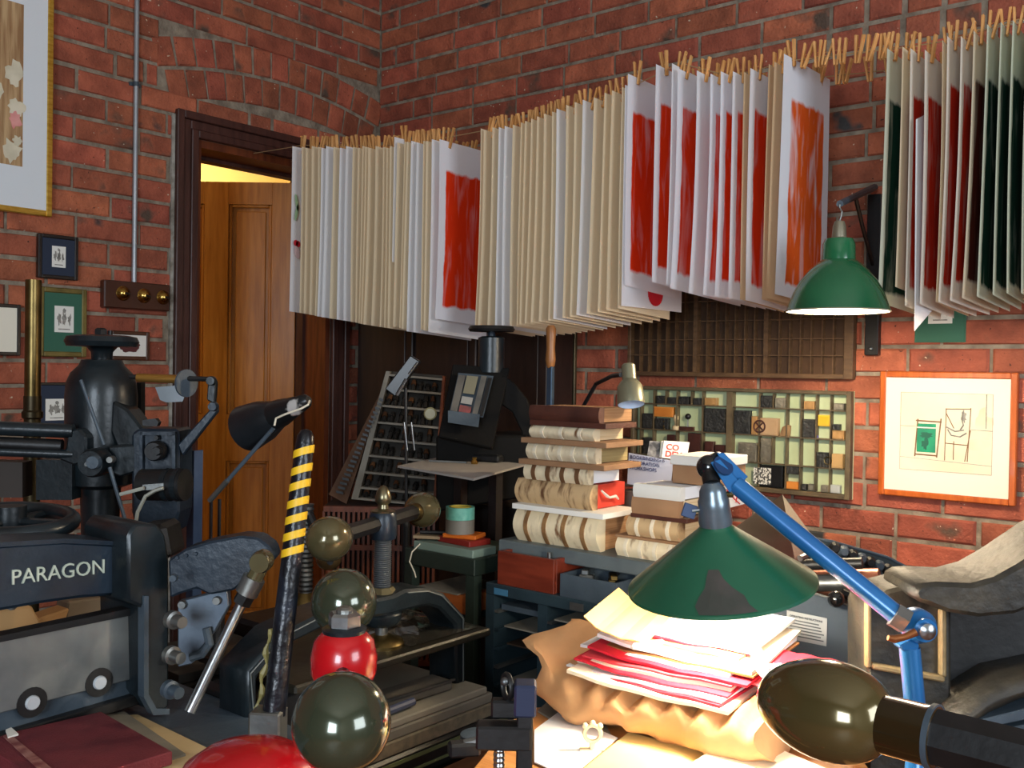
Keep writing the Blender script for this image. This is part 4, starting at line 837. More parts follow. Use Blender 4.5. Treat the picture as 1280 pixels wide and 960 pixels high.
part('stand', MB().bb((NX-.22, ctr.y-.30, 0), (NX+.11, ctr.y+.27, bz-.05)), mat('black_stand', (22, 20, 18), None, .6), npr)
# plastic wrap lying on the platen, boards on the bed
gm = MB(); nx, ny = 14, 12; rr = random.Random(4)
vs = [V((NX-.22+.28*i/nx, ctr.y+.03+.22*j/ny, PZt+.002+rr.uniform(0, .02)*math.sin(math.pi*i/nx)*math.sin(math.pi*j/ny))) for j in range(ny+1) for i in range(nx+1)]
gm.add(vs, [(j*(nx+1)+i, j*(nx+1)+i+1, (j+1)*(nx+1)+i+1, (j+1)*(nx+1)+i) for j in range(ny) for i in range(nx)])
solo('plastic_bag', gm, mat('dark_clear_plastic', (46, 44, 38), (62, 60, 52), .15, 0, ns=10, coat=.5), 'crumpled dark plastic wrap lying on the press platen', 'plastic wrap', smooth=60)
bdM = [mat('pale_grey_board', (150, 144, 128), (166, 160, 142), .8, ns=8), mat('speckled_board', (136, 126, 104), (112, 104, 86), .85, ns=60), greyB]
zz = bz
for k_, (th, ex, ey, lab) in enumerate(((.030, .20, .26, 'thick speckled grey pressing board at the bottom of the press pile'), (.022, .19, .255, 'grey pressing board in the middle of the press pile'), (.016, .20, .25, 'pale pressing board on top of the pile under the platen'))):
    solo('pressing_board', MB().bb((NX-ex, ctr.y-ey, zz), (NX+.118-.004*k_, ctr.y+ey-.01*k_, zz+th)), bdM[(1, 2, 0)[k_]], lab, 'board', bevel=.003); zz += th
zt_ = zz
pc = thing('pencil_case', V((NX+.03, ctr.y+.02, zt_)), 'grey zipped pencil case with blue tools on the pressing boards', 'pencil case')
part('case', MB().box(V((NX+.03, ctr.y+.05, zt_+.012)), (.07, .22, .024), rz(-.05)), mat('grey_vinyl', (96, 92, 84), (120, 114, 104), .5), pc, bevel=.006)
part('blue_tool', MB().cyl(V((NX+.085, ctr.y-.16, zt_+.010)), V((NX+.08, ctr.y+.02, zt_+.012)), .009, n=10), mat('slate_blue', (74, 82, 108), None, .5), pc); part('lid_edge', MB().box(V((NX+.066, ctr.y+.05, zt_+.025)), (.006, .22, .004), rz(-.05)), steelD, pc)
solo('oak_board', MB().bb((NX+.135, ctr.y-.40, bz-.085), (NX+.20, ctr.y+.29, bz-.058)), mat('red_oak', (96, 58, 38), (120, 76, 50), .5, ns=9, stretch=(6, 1, 6)), 'reddish wooden plank along the front of the black press', 'plank', bevel=.003)
solo('press_rail', MB().bb((NX+.14, ctr.y-.40, 0), (NX+.19, ctr.y+.28, bz-.085)), ironK, 'black iron rail below the wooden plank of the press', 'rail')
# dark stack of boards on the floor side between guillotine and press
for k_ in range(6):
    solo('dark_board', MB().box(V((1.44, -1.86, .58+.022*k_)), (.27-.015*(k_ % 3), .26, .020), rz(.05*math.sin(k_*2.1))), mat('dark_greyboard', (48, 46, 42), (66, 62, 56), .8, ns=6), 'dark greyboard in the stack between guillotine and press', 'board', 'dark boards stacked beside the guillotine', bevel=.001)
st = MB().bb((1.29, -2.0, .53), (1.59, -1.72, .58))
for a in (1.30, 1.54):
    for b in (-1.98, -1.78): st.bb((a, b, 0), (a+.04, b+.04, .53))
solo('board_stool', st, ironK, 'low black stand carrying the stack of dark boards', 'stand')
# second press screw seen left of the striped lever's far side
c = P(382, 735, 2.5); p2 = thing('screw_press', V((c.x, c.y, 0)), 'dark screw press with a brass pierced ball behind the striped lever', 'press')
part('screw', MB().lathe([(.0165+.003*(i % 2), .012*i*.5) for i in range(40)], c-UZ*.02, n=16), steelD, p2, smooth=30); part('collar', MB().lathe([(.045, -.06), (.045, -.03), (.03, -.01), (.022, 0)], c-UZ*.01, n=20), brassD, p2, smooth=40)
part('frame', MB().box(c-UZ*.10, (.14, .36, .10), rz(0)), ironK, p2, bevel=.01); part('legs', MB().bb((c.x-.07, c.y-.18, 0), (c.x+.07, c.y-.10, c.z-.14)).bb((c.x-.07, c.y+.10, 0), (c.x+.07, c.y+.18, c.z-.14)), ironK, p2)
b_ = P(411, 698, 2.45); part('pierced_ball', MB().ell(b_, UZ, .030, .032, 20, 12), mat('bronze', (120, 96, 62), (140, 114, 76), .3, .8), p2, smooth=60); part('ball_hole', MB().lathe([(.008, 0), (.008, .004)], P(413, 702, 2.42), -FH, 14), ironK, p2); part('ball_post', MB().cyl(b_-UZ*.02, V((b_.x, b_.y, c.z-.14)), .01), jambM, p2); part('cross_bar', MB().cyl(c+UZ*.20, b_, .012, n=10), ironK, p2)
# ================================================================== FRONT: RED PRESS
H0 = P(430, 815, 1.36); n0, n1 = P(427, 903, 1.09), P(430, 752, 1.645)
rp_ = thing('red_nipping_press', V((H0.x, H0.y, .5)), 'bright red nipping press with two large olive balls on its handle', 'press')
for c in (n0, n1): part('handle_ball', MB().ell(c, n1-n0, .058, .055, 36, 20), mat('dark_olive_lacquer', (60, 66, 50), (72, 78, 60), .17, .4, ns=5, coat=.8), rp_, smooth=70)
part('bar', MB().cyl(n0-UZ*.018, n1-UZ*.018, .010, n=12), ironK, rp_)
part('hub', MB().lathe([(.020, -.055), (.038, -.046), (.045, -.028), (.046, -.006), (.041, .016), (.030, .028), (.026, .030)], H0, UZ, 32), redP, rp_, smooth=50)
nt_ = part('washer', MB().lathe([(.030, .028), (.031, .033), (.026, .036)], H0, UZ, 24), iron, rp_, smooth=40); part('hex_nut', MB().lathe([(.021, .034), (.023, .037), (.023, .052), (.019, .056)], H0, UZ, 6), steel, nt_); part('stud', MB().lathe([(.012, .05), (.012, .060), (.008, .063)], H0, UZ, 14), steelD, nt_)
part('screw', MB().cyl(H0-UZ*.05, H0-UZ*.30, .022), steelD, rp_)
yc = P(318, 985, 1.36); 
mb = MB(); arc = []
dirv = (RH*.95-FH*.3).normalized(); c0 = V((H0.x, H0.y, yc.z-.03))
outer = [c0+dirv*(-.205+.41*i/16)+UZ*(.085*math.sin(math.pi*i/16)**.6-.10*(abs(i-8)/8)**3) for i in range(17)]
inner = [p-UZ*.07 for p in outer[::-1]]
cc = V((P(312, 960, 1.30)-P(0, 0, 0))); s_c = P(312, 976, 1.30)
part('yoke', MB().lathe([(.0, .062), (.03, .060), (.06, .052), (.085, .035), (.098, .01), (.10, -.03), (.09, -.08)], s_c-UZ*.012, V((0, 0, 1)), 36, True), redP, rp_, smooth=60)
part('yoke_arm', MB().hexa([s_c+V((-.03, -.03, -.08)), s_c+V((.03, -.03, -.08)), s_c+V((.03, .03, -.08)), s_c+V((-.03, .03, -.08))], [H0+V((-.03, -.03, -.13)), H0+V((.03, -.03, -.13)), H0+V((.03, .03, -.13)), H0+V((-.03, .03, -.13))]), redP, rp_, bevel=.008)
part('column', MB().bb((s_c.x-.05, s_c.y-.05, 0), (s_c.x+.05, s_c.y+.05, s_c.z-.08)), redP, rp_, bevel=.01)
# ================================================================== RIGHT: WORK TABLE WITH PAPER PILE
WZ = .745
benchW = mat('orange_bench_wood', (176, 116, 58), (200, 140, 78), .5, ns=6, stretch=(1, 8, 8), bump=.1)
tp = [Pz(525, 1040, WZ), Pz(652, 885, WZ), Pz(1010, 862, WZ), Pz(1150, 1040, WZ)]
wt = thing('work_table', V(((tp[0].x+tp[2].x)/2, (tp[0].y+tp[2].y)/2, 0)), 'orange-brown wooden work table under the heap of papers', 'table')
part('table_top', MB().prism(tp, (0, 0, -.03)), benchW, wt, bevel=.003)
ce = sum(tp, V((0, 0, 0)))/4
for q in tp: c = q.lerp(ce, .12); part('leg', MB().bb((c.x-.025, c.y-.025, 0), (c.x+.025, c.y+.025, WZ-.03)), benchW, wt)
whP = mat('bright_white_paper', (240, 240, 238), None, .8); manila = mat('manila_paper', (230, 200, 120), (238, 212, 140), .8, ns=4); creamP = mat('cream_folder', (240, 228, 200), None, .8)
redPp = mat('crimson_paper', (200, 22, 48), None, .75); pinkPp = mat('pink_red_paper', (224, 70, 80), None, .75); kraftB = mat('brown_envelope', (190, 140, 92), (206, 158, 108), .8, ns=5, bump=.35, bs=16); darkK = mat('brown_card', (150, 96, 50), None, .8)
solo('white_paper', zpoly([(668, 912), (698, 890), (772, 922), (712, 972), (668, 952)], WZ+.004, .002), whP, 'white sheet of paper lying on the table before the paper heap', 'paper')
solo('manila_envelope', zpoly([(715, 972), (786, 915), (896, 944), (850, 1000), (730, 1000)], WZ+.006, .003), manila, 'yellow manila envelope lying beside the white sheet', 'envelope')
solo('grey_folder', zpoly([(672, 888), (692, 870), (745, 884), (768, 925), (700, 905)], WZ+.0035, .003), greyB, 'grey folder edge under the mouth of the brown paper bag', 'folder')
solo('cream_sheet', zpoly([(838, 968), (905, 925), (952, 925), (1040, 962), (1010, 1010), (838, 1010)], WZ+.018, .014), creamP, 'cream folded sheet in front of the paper heap', 'paper', bevel=.004)
# pile, in a frame parallel to its long side
PO = V((2.55, -1.79, WZ)); PE = V((math.cos(.06), math.sin(.06), 0)); PN = V((-PE.y, PE.x, 0))
def L3(u, v, h): return PO+PE*u+PN*v+UZ*h
rr = random.Random(21)
# crumpled brown paper bag
gm = MB(); nu, nv = 40, 28; ring = []
for i in range(nu+1):
    u = -.205+.41*i/nu; fl = max(0, (-.13-u)/.075); rx_ = .13*(1-.12*fl); hh = .078*(1-.15*fl)+.01*math.sin(i*1.3)
    for j in range(nv):
        a = 2*math.pi*j/nv; cx = math.cos(a); sz = math.sin(a)
        v_ = .13+rx_*math.copysign(abs(cx)**.75, cx); h_ = hh*.5+hh*.5*math.copysign(abs(sz)**.65, sz)
        n_ = .0035*math.sin(i*.27+j*.55)+.0028*math.sin(i*.5-j*.4+1)+.0015*math.sin(j*1.1+i*.7)+rr.uniform(-.0009, .0009); gm.v.append(L3(u-fl*.03+n_*(1 if 0 < i < nu else 2.0)+fl*.018*math.sin(j*1.1), v_+n_, max(.004, h_+n_+fl*(.05*max(0, sz)+.022))))
gm.f = [(i*nv+j, i*nv+(j+1) % nv, (i+1)*nv+(j+1) % nv, (i+1)*nv+j) for i in range(nu) for j in range(nv)]+[tuple(nu*nv+j for j in range(nv))]
solo('brown_paper_bag', gm, kraftB, 'crumpled brown paper bag with an open mouth under the heap of folders', 'paper bag', smooth=50)
part_specs = [(creamP, 'cream card folder'), (redPp, 'crimson folder'), (whP, 'white paper sheet'), (redPp, 'crimson folder'), (creamP, 'cream card folder'), (pinkPp, 'pink-red folder'), (redPp, 'crimson folder'), (whP, 'white paper sheet'), (darkK, 'brown card'), (whP, 'white paper sheet'), (creamP, 'cream card folder'), (kraftB, 'brown envelope'), (redPp, 'crimson folder'), (whP, 'white paper sheet')]
def slab(u0, u1, v0, v1, h, th, rot, tilt, m_, name, label, cat, group=None, curl=0, roll=0):
    """thin bent sheet: tilt lowers the near edge, curl lifts the left end"""
    g = MB(); n = 10; cu = (u0+u1)/2; cv = (v0+v1)/2; vs = []
    for top in (1, 0):
        for j in (0, 1):
            for i in range(n+1):
                u = u0+(u1-u0)*i/n; v = (v0, v1)[j]; du_, dv_ = u-cu, v-cv
                uu = cu+du_*math.cos(rot)-dv_*math.sin(rot); vv = cv+du_*math.sin(rot)+dv_*math.cos(rot)
                hh = h+tilt*dv_+curl*((n-i)/n)**3+roll*du_+(th if top else 0)+.0012*math.sin(i*1.7+u0*40)
                vs.append(L3(uu, vv, hh))
    m1 = n+1; f = []
    for i in range(n):
        f += [(i, i+1, m1+i+1, m1+i), (2*m1+i, 3*m1+i, 3*m1+i+1, 2*m1+i+1), (i, 2*m1+i, 2*m1+i+1, i+1), (m1+i, m1+i+1, 3*m1+i+1, 3*m1+i)]
    f += [(0, m1, 3*m1, 2*m1), (n, 2*m1+n, 3*m1+n, m1+n)]
    g.add(vs, f); return solo(name, g, m_, label, cat, group)
h = .080
GRP = {'cream card folder': 'cream folders in the heap', 'crimson folder': 'crimson folders in the heap', 'white paper sheet': 'white sheets in the heap'}
for i, (m_, nm) in enumerate(part_specs):
    th = (.006, .004, .003, .003, .007, .003, .004, .005, .003, .006, .005, .004, .003, .005)[i]
    u0 = -.16+rr.uniform(-.015, .02)+.004*i*.3; v0 = .015+.010*i*.9+rr.uniform(-.006, .006)
    slab(u0, u0+.292+rr.uniform(-.02, .01), v0, v0+.20, h, th, rr.uniform(-.09, .09), 0.03+.004*i, m_, nm.replace(' ', '_').replace('pink-red', 'pink'), nm+' in the heap under the blue lamp', 'paper' if 'sheet' in nm or 'card' == nm[-4:] else 'folder', GRP.get(nm), curl=(.014 if i % 3 == 0 else .004), roll=.015)
    h += th+.0012
slab(-.14, -.03, .03, .22, h+.004, .002, .2, .06, mat('tan_paper', (206, 164, 100), None, .8), 'tan_sheet', 'curled tan sheet at the open left side of the heap of folders', 'paper', None, .03)
slab(.16, .27, .10, .24, .125, .002, .25, .05, redPp, 'crimson_sheet', 'loose crimson sheet sticking out by the grey machine panel', 'paper', None, .0, -.08)
slab(.16, .29, .08, .24, .108, .002, -.2, .05, pinkPp, 'pink_sheet', 'loose pink sheet under the crimson one by the grey panel', 'paper', None, .0, -.05)
# white tape loop, crumpled white ribbon, plastic hook
solo('paper_strip', MB().tube([L3(-.03, .03, .150), L3(-.018, .015, .156), L3(.0, .02, .160), L3(.015, .05, .162)], [.004, .006, .006, .004], 6), whP, 'curled strip of white paper across the heap of folders', 'paper strip')
solo('white_ribbon', MB().tube([L3(.15, .12, .158), L3(.165, .08, .15), L3(.18, .07, .14), L3(.175, .10, .135), L3(.195, .11, .14)], [.008, .011, .010, .009, .006], 6), whP, 'crumpled white ribbon hanging at the side of the heap', 'ribbon')
hk = P(741, 895, 1.56); hk.z = WZ; x = thing('plastic_clip', hk, 'cream ornamental plastic clip standing before the brown paper bag', 'clip')
gold_c = mat('cream_plastic', (236, 214, 170), None, .45)
part('ring', MB().torus(hk+UZ*.030, -FH, .013, .0035, 20, 6), gold_c, x, smooth=60); part('stem', MB().cyl(hk, hk+UZ*.016, .005, n=8), gold_c, x)
for q in (-1, 0, 1): part('knob', MB().ell(hk+UZ*(.046-.004*abs(q))+RH*(.012*q), UZ, .005, .005, 10, 6), gold_c, x, smooth=60)
part('foot', MB().box(hk+UZ*.003, (.04, .012, .006), rz(_yaw)), gold_c, x)
# ---- clamp at the table edge
cl = P(655, 960, 1.33); c0 = V((cl.x, cl.y, 0)); zc = lambda y: P(655, y, 1.33).z; k = 1.33/FPX
ct = thing('screw_clamp', V((cl.x, cl.y, .66)), 'black iron screw clamp standing at the table edge beside the white paper', 'clamp')
part('post', MB().box(c0+UZ*((zc(872)+.62)/2), (.022, .030, zc(872)-.62), rz(_yaw)), ironK, ct, bevel=.002)
part('head', MB().box(c0+UZ*((zc(852)+zc(892))/2), (.030, .036, zc(852)-zc(892)), rz(_yaw)), mat('navy_block', (34, 44, 70), (44, 54, 80), .35), ct, bevel=.003)
part('lower_arm', MB().box(c0-RH*.028+UZ*((zc(904)+zc(934))/2), (.075, .034, zc(904)-zc(934)), rz(_yaw)), ironK, ct, bevel=.003)
part('clamp_screw', MB().lathe([(.007+.0012*(i % 2), zc(934)-.0035*i) for i in range(26)], c0-RH*.034, n=14), steel, ct, smooth=30)
part('wing', MB().torus(P(634, 858, 1.34), RH+FH*.4, .016, .004, 18, 6), ironK, ct, smooth=60); part('wing_ball', MB().ell(P(631, 852, 1.33), UZ, .006, .006), steelD, ct, smooth=60); part('upper_jaw', MB().box(P(632, 885, 1.34), (.04, .02, .025), rz(_yaw)), ironK, ct, bevel=.003)
# small parts on the table between clamp and plank
tk = Pz(580, 945, WZ); x = thing('spring_clip', tk, 'small black and steel spring clip on the table edge', 'clip'); part('body', MB().box(tk+UZ*.012, (.05, .025, .022), rz(.9)), ironK, x, bevel=.004); part('lever', MB().cyl(tk+UZ*.02, tk+UZ*.03+RH*.04, .006, n=8), steelD, x)
tk = Pz(598, 925, WZ); solo('round_magnet', MB().lathe([(.030, 0), (.030, .010), (.026, .012)], tk, n=24), ironG, 'flat grey iron disc lying on the table by the clamp', 'iron disc', smooth=40)
# ================================================================== BLUE DESK LAMP
blueP = mat('blue_lamp_paint', (28, 98, 158), (38, 112, 172), .3, .2, ns=8, coat=.3)
sdk = 1.58/FPX; apex = P(893, 656, 1.58); rimc = P(902, 731, 1.58); axs = (apex-rimc).normalized(); axs = (axs-FH*.12).normalized(); Ls = .098
bz_ = Pz(1147, 985, WZ)
bl_ = thing('anglepoise_lamp', V((P(1146, 900, 1.42).x, P(1146, 900, 1.42).y, WZ)), 'blue jointed desk lamp with a dark green conical shade over the papers', 'lamp')
shM = mat('dark_green_enamel_worn', (20, 82, 58), (30, 96, 68), .35, 0, ns=4, coat=.3)
nt = shM.node_tree
sh = part('shade', MB().lathe([(.1505, -.001), (.150, .004), (.105, .0375), (.062, .0695), (.030, .0935), (.025, .0985), (.024, .104)], rimc, axs, 64, cap=False), shM, bl_, smooth=35)
part('shade_lining', MB().lathe([(.1495, .0), (.103, .0355), (.058, .068), (.0, .094)], rimc, axs, 64, cap=False), whE, sh, smooth=35)
part('worn_patch', MB().lathe([(.1497, .0046), (.128, .0247)], rimc+axs*.0006, axs, 64, cap=False), shM, sh) if 0 else None
dg = mat('chipped_dark_patch', (58, 60, 54), (74, 68, 64), .5, ns=20)
mb = MB(); e1 = axs.cross(FH).normalized(); e2 = axs.cross(e1)
def cone_pt(a, t): r_, h_ = (.150+(.060-.150)*t, .004+(.078-.004)*t); r_, h_ = (.150+(.062-.150)*t, .004+(.0695-.004)*t); return rimc+axs*(h_+.0009)+(e1*math.cos(a)+e2*math.sin(a))*(r_+.0009)
aim = math.atan2((-FH-RH*.22).dot(e2), (-FH-RH*.22).dot(e1))
rows = [(0.02, -.22, .36), (.15, -.28, .30), (.3, -.26, .28), (.45, -.2, .16), (.6, -.2, .06), (.75, -.18, .0)]
vs = [cone_pt(aim+a0+(a1-a0)*q/4, t) for t, a0, a1 in rows for q in range(5)]
mb.add(vs, [(i*5+q, i*5+q+1, (i+1)*5+q+1, (i+1)*5+q) for i in range(5) for q in range(4)]); part('chipped_patch', mb, dg, sh)
sk = rimc+axs*.100
chrome = mat('tarnished_chrome', (126, 140, 150), (92, 106, 116), .28, .6, ns=14)
part('socket', MB().lathe([(.026, 0), (.027, .006), (.025, .03), (.025, .040), (.022, .046), (.021, .056), (.017, .064), (.012, .070)], sk, axs, 28), chrome, bl_, smooth=40)
part('switch_key', MB().box(sk+axs*.022-RH*.040, (.022, .006, .022), rz(_yaw) @ Matrix.Rotation(.3, 3, 'Y')), mat('slate_key', (60, 78, 110), None, .4), bl_, bevel=.001); part('key_stem', MB().cyl(sk+axs*.024-RH*.022, sk+axs*.022-RH*.036, .004, n=8), steel, bl_)
part('collar_screw', MB().cyl(sk+axs*.050+RH*.01, sk+axs*.050+RH*.032, .005, n=8), brassD, bl_)
kn = P(886, 584, 1.58); part('ball_joint', MB().ell(kn, UZ, .020, .020, 24, 14), mat('black_gloss', (22, 26, 30), None, .15, coat=.6), bl_, smooth=60); part('joint_stem', MB().cyl(sk+axs*.066, kn, .014, n=16), ironK, bl_, smooth=40)
part('joint_cap', MB().lathe([(.022, 0), (.022, .012), (.016, .016)], kn+RH*.012+FH*.005, RH*.6-FH*.6+UZ*.4, 24), iron, bl_, smooth=40)
J0 = P(1152, 785, 1.42); a_s = P(920, 606, 1.56); a_e = P(1128, 775, 1.43)
part('fork', MB().hexa([P(896, 566, 1.56), P(905, 566, 1.56), P(935, 596, 1.56), P(918, 612, 1.56)], [P(896, 566, 1.60), P(905, 566, 1.60), P(935, 596, 1.60), P(918, 612, 1.60)]).hexa([P(888, 578, 1.55), P(900, 574, 1.55), P(926, 604, 1.55), P(912, 616, 1.55)], [P(888, 578, 1.555), P(900, 574, 1.555), P(926, 604, 1.555), P(912, 616, 1.555)]), blueP, bl_, bevel=.001)
part('fork_plate', MB().lathe([(.017, 0), (.017, .004)], P(903, 583, 1.555), -FH*.6+UZ*.5+RH*.3, 28), mat('navy_fork', (26, 58, 98), None, .35), bl_, smooth=40)
part('upper_arm', MB().cyl(a_s, a_e, .0148, n=24), blueP, bl_, smooth=40)
part('arm_end', MB().cyl(P(1117, 768, 1.43), P(1133, 778, 1.425), .019, n=6), steelD, bl_); part('knuckle', MB().lathe([(.024, -.018), (.025, -.012), (.025, .004), (.022, .010), (.017, .018), (.017, .024)], J0+FH*.01, -FH, 32), blueP, bl_, smooth=40)
part('knuckle_nut', MB().lathe([(.012, 0), (.012, .008), (.006, .012)], J0-FH*.014, -FH, 16), steel, bl_, smooth=40); part('wing_nut', MB().tube([P(1145, 790, 1.39), P(1132, 796, 1.39), P(1118, 799, 1.39), P(1110, 797, 1.39)], [.006, .005, .006, .004], 8), mat('copper', (176, 112, 70), None, .3, .9), bl_, smooth=60)
part('lower_fork', MB().prism([P(1124, 808, 1.42), P(1138, 800, 1.42), P(1150, 806, 1.42), P(1148, 814, 1.42), P(1128, 814, 1.42)], FH*.03), blueP, bl_, bevel=.002)
lb = P(1148, 930, 1.42); part('lower_arm', MB().cyl(P(1137, 810, 1.43), lb, .0148, n=24), blueP, bl_, smooth=40)
bs_ = V((lb.x, lb.y, WZ)); part('base', MB().lathe([(.03, 0), (.03, .015), (.018, .03), (.016, lb.z-WZ)], bs_, n=28), blueP, bl_, smooth=40)
part('bulb', MB().ell(rimc+axs*.045, axs, .03, .025), mat('lit_bulb_white', (255, 245, 225), None, .4, emit=(1, .88, .68), es=25), bl_, smooth=60)
l = bpy.data.lights.new('desk_light', 'POINT'); l.energy = 17; l.color = (1, .89, .72); l.shadow_soft_size = .025
lo_ = bpy.data.objects.new('desk_light', l); COL.objects.link(lo_); lo_.location = rimc+axs*.010
# ================================================================== RIGHT FRONT: PRESS HANDLE AND GREAT CASTING
e0 = P(1030, 886, 1.06); e1_ = P(1340, 968, .90); dd = (e1_-e0); dd.z = 0; dd.normalize()
castM = mat('mottled_black_casting', (30, 28, 23), (64, 57, 44), .55, .0, ns=16, bump=.25, bs=60, lo=.4, hi=.75)
litEdgeM = mat('lit_casting_edge', (150, 128, 88), (110, 92, 62), .5, ns=20, bump=.2)  # golden tone paints the lamp-lit edges into the border colour
rpz = thing('standing_press', P(1240, 800, 1.5)*1-UZ*P(1240, 800, 1.5).z, 'large black cast-iron standing press with a panelled cheek and an olive egg-shaped handle', 'press')
A = .075; Bb = .053
part('handle_ball', MB().lathe([(Bb*math.sin(t)**.9*(1-.10*math.cos(t)), -A*math.cos(t)) for t in [math.pi*i/20 for i in range(20)]], e0, dd, 40, False), mat('olive_brown_lacquer', (86, 74, 42), (100, 88, 54), .16, .5, ns=5, coat=.7), rpz, smooth=60)
part('ferrule', MB().lathe([(.0285, A*.80), (.030, A*.85), (.030, A*1.45), (.0315, A*1.5), (.0315, A*1.56), (.029, A*1.58)], e0, dd, 32), mat('brown_lacquer', (56, 44, 24), None, .2, .4, coat=.5), rpz, smooth=30); part('ferrule_ring', MB().lathe([(.0325, A*1.5), (.0325, A*1.57)], e0, dd, 32), ironG, rpz, smooth=30)
part('bar', MB().cyl(e0+dd*A*1.55, e0+dd*.50, .029, n=8), ironK, rpz)
hubc = e0+dd*.50
part('handle_hub', MB().lathe([(.05, -.06), (.055, -.04), (.055, .04), (.045, .055)], hubc, UZ, 24), ironK, rpz, smooth=40); part('press_screw', MB().cyl(hubc-UZ*.35, hubc+UZ*.03, .03), steelD, rpz, smooth=40)
d = 1.62
part('cheek', pp([(1084, 758), (1110, 738), (1150, 728), (1190, 752), (1190, 980), (1084, 980)], d, .10), castM, rpz, bevel=.006, smooth=40)
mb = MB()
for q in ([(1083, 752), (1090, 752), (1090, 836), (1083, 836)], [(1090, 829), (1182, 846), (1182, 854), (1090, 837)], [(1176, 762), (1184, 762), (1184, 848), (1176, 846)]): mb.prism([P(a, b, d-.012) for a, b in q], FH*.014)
part('panel_border', mb, litEdgeM, rpz, bevel=.003)
part('top_arm', pp([(1142, 740), (1150, 730), (1172, 728), (1215, 730), (1245, 722), (1275, 705), (1330, 668), (1400, 636), (1480, 622), (1480, 700), (1400, 712), (1330, 745), (1270, 768), (1225, 772), (1185, 766), (1160, 756), (1146, 752)], d-.06, .14), castM, rpz, bevel=.007, smooth=35)
part('dark_web', pp([(1186, 758), (1330, 735), (1400, 705), (1480, 695), (1480, 960), (1186, 960)], d+.04, .04), ironK, rpz)
part('lower_arm', pp([(1188, 905), (1205, 888), (1235, 868), (1262, 852), (1330, 838), (1480, 830), (1480, 862), (1330, 868), (1280, 876), (1240, 894), (1215, 915), (1188, 930)], d-.06, .12), castM, rpz, bevel=.012, smooth=50)
for k_ in range(4): part('bed_slat', MB().prism([P(1205+k_*4, 905+k_*16, d-.06), P(1340, 872+k_*22, d-.06), P(1340, 888+k_*22, d-.06), P(1202+k_*4, 917+k_*16, d-.06)], FH*.1), ironG, rpz, bevel=.002)
part('leg', MB().bb((P(1140, 980, d).x-.04, P(1140, 980, d).y-.0, 0), (P(1140, 980, d).x+.04, P(1140, 980, d).y+.08, P(1140, 975, d).z)), castM, rpz); part('leg', MB().bb((P(1330, 980, d).x-.04, P(1330, 980, d).y-.0, 0), (P(1330, 980, d).x+.04, P(1330, 980, d).y+.08, P(1330, 860, d).z)), castM, rpz)
# ================================================================== GREY ROLLER MACHINE
grM = mat('grey_machine_paint', (72, 82, 92), (80, 90, 100), .45, .1, ns=6)
rm = thing('roller_machine', V((P(1040, 800, 2.0).x, P(1040, 800, 2.0).y, 0)), 'grey electric roller machine with an instruction plate and black ball knob', 'machine')
D2 = 1.95
pn = part('side_panel', pp([(925, 752), (960, 735), (1012, 741), (1040, 750), (1066, 760), (1082, 776), (1092, 800), (1096, 850), (1096, 960), (925, 960)], D2, .04), grM, rm, bevel=.003)
lp = part('instruction_plate', pp([(984, 763), (1034, 773), (1033, 808), (984, 798)], D2-.004, .003), mat('plate_grey', (176, 180, 180), None, .5), pn)
pr = lambda a, b: P(984+50*a, 763+10*a+35*b, D2-.005); inkG = mat('plate_ink', (84, 88, 92), None, .6)
uxp = (pr(1, 0)-pr(0, 0)); uyp = (pr(0, 0)-pr(0, 1))
textmesh('plate_heading', 'OPERATING INSTRUCTIONS', .0052, pr(.06, .19), uxp, uyp, inkG, lp, .0003, font_bold=.0002)
rr = random.Random(5)
for q in range(6):
    w_ = rr.uniform(.5, .88); part('text_line', MB().hexa([pr(.06, .28+.11*q), pr(.06+w_, .28+.11*q), pr(.06+w_, .32+.11*q), pr(.06, .32+.11*q)], [p_+FH*.001 for p_ in (pr(.06, .28+.11*q), pr(.06+w_, .28+.11*q), pr(.06+w_, .32+.11*q), pr(.06, .32+.11*q))]), inkG, lp)
part('ball_knob', MB().ell(P(1045, 749, D2-.03), UZ, .0165, .0165, 24, 14), mat('black_knob', (16, 18, 20), None, .12, coat=.6), rm, smooth=60)
part('knob_lever', MB().cyl(P(1045, 749, D2-.03), P(1060, 752, D2+.02), .005, n=8), steelD, rm); part('arc_slot', MB().tube([P(1052, 742, D2+.01), P(1068, 747, D2+.01), P(1080, 760, D2+.01), P(1086, 782, D2+.01)], .011, 8), ironK, rm)
bkd = V((-1, .12, 0))
for (a, b, r_, m_) in ((1100, 728, .030, mat('copper_roller', (150, 92, 70), (170, 110, 86), .35, .5)), (1062, 728, .018, steelD), (1078, 704, .012, ironK)): part('roller', MB().cyl(P(a, b, D2+.10), P(a, b, D2+.10)-RH*.24+FH*.12-UZ*.035, r_, n=24), m_, rm, smooth=40)
part('rear_cheek', pp([(1010, 672), (1040, 677), (1075, 687), (1110, 697), (1135, 710), (1150, 728), (1156, 752), (1150, 800), (1010, 800)], D2+.28, .03), mat('dark_green_grey_plate', (40, 50, 52), (58, 66, 66), .5, .3, ns=12), rm, bevel=.003)
part('rear_edge', MB().tube([P(a, b, D2+.28) for a, b in ((1010, 672), (1040, 677), (1075, 687), (1110, 697), (1135, 710), (1150, 728), (1156, 752))], .004, 6), ironG, rm)
for q in range(7): part('cog', MB().lathe([(.012, 0), (.014, .008), (.008, .016)], P(1042+q*11, 684+q*4.5, D2+.24), -FH, 10), ironG if q % 2 else ironK, rm)
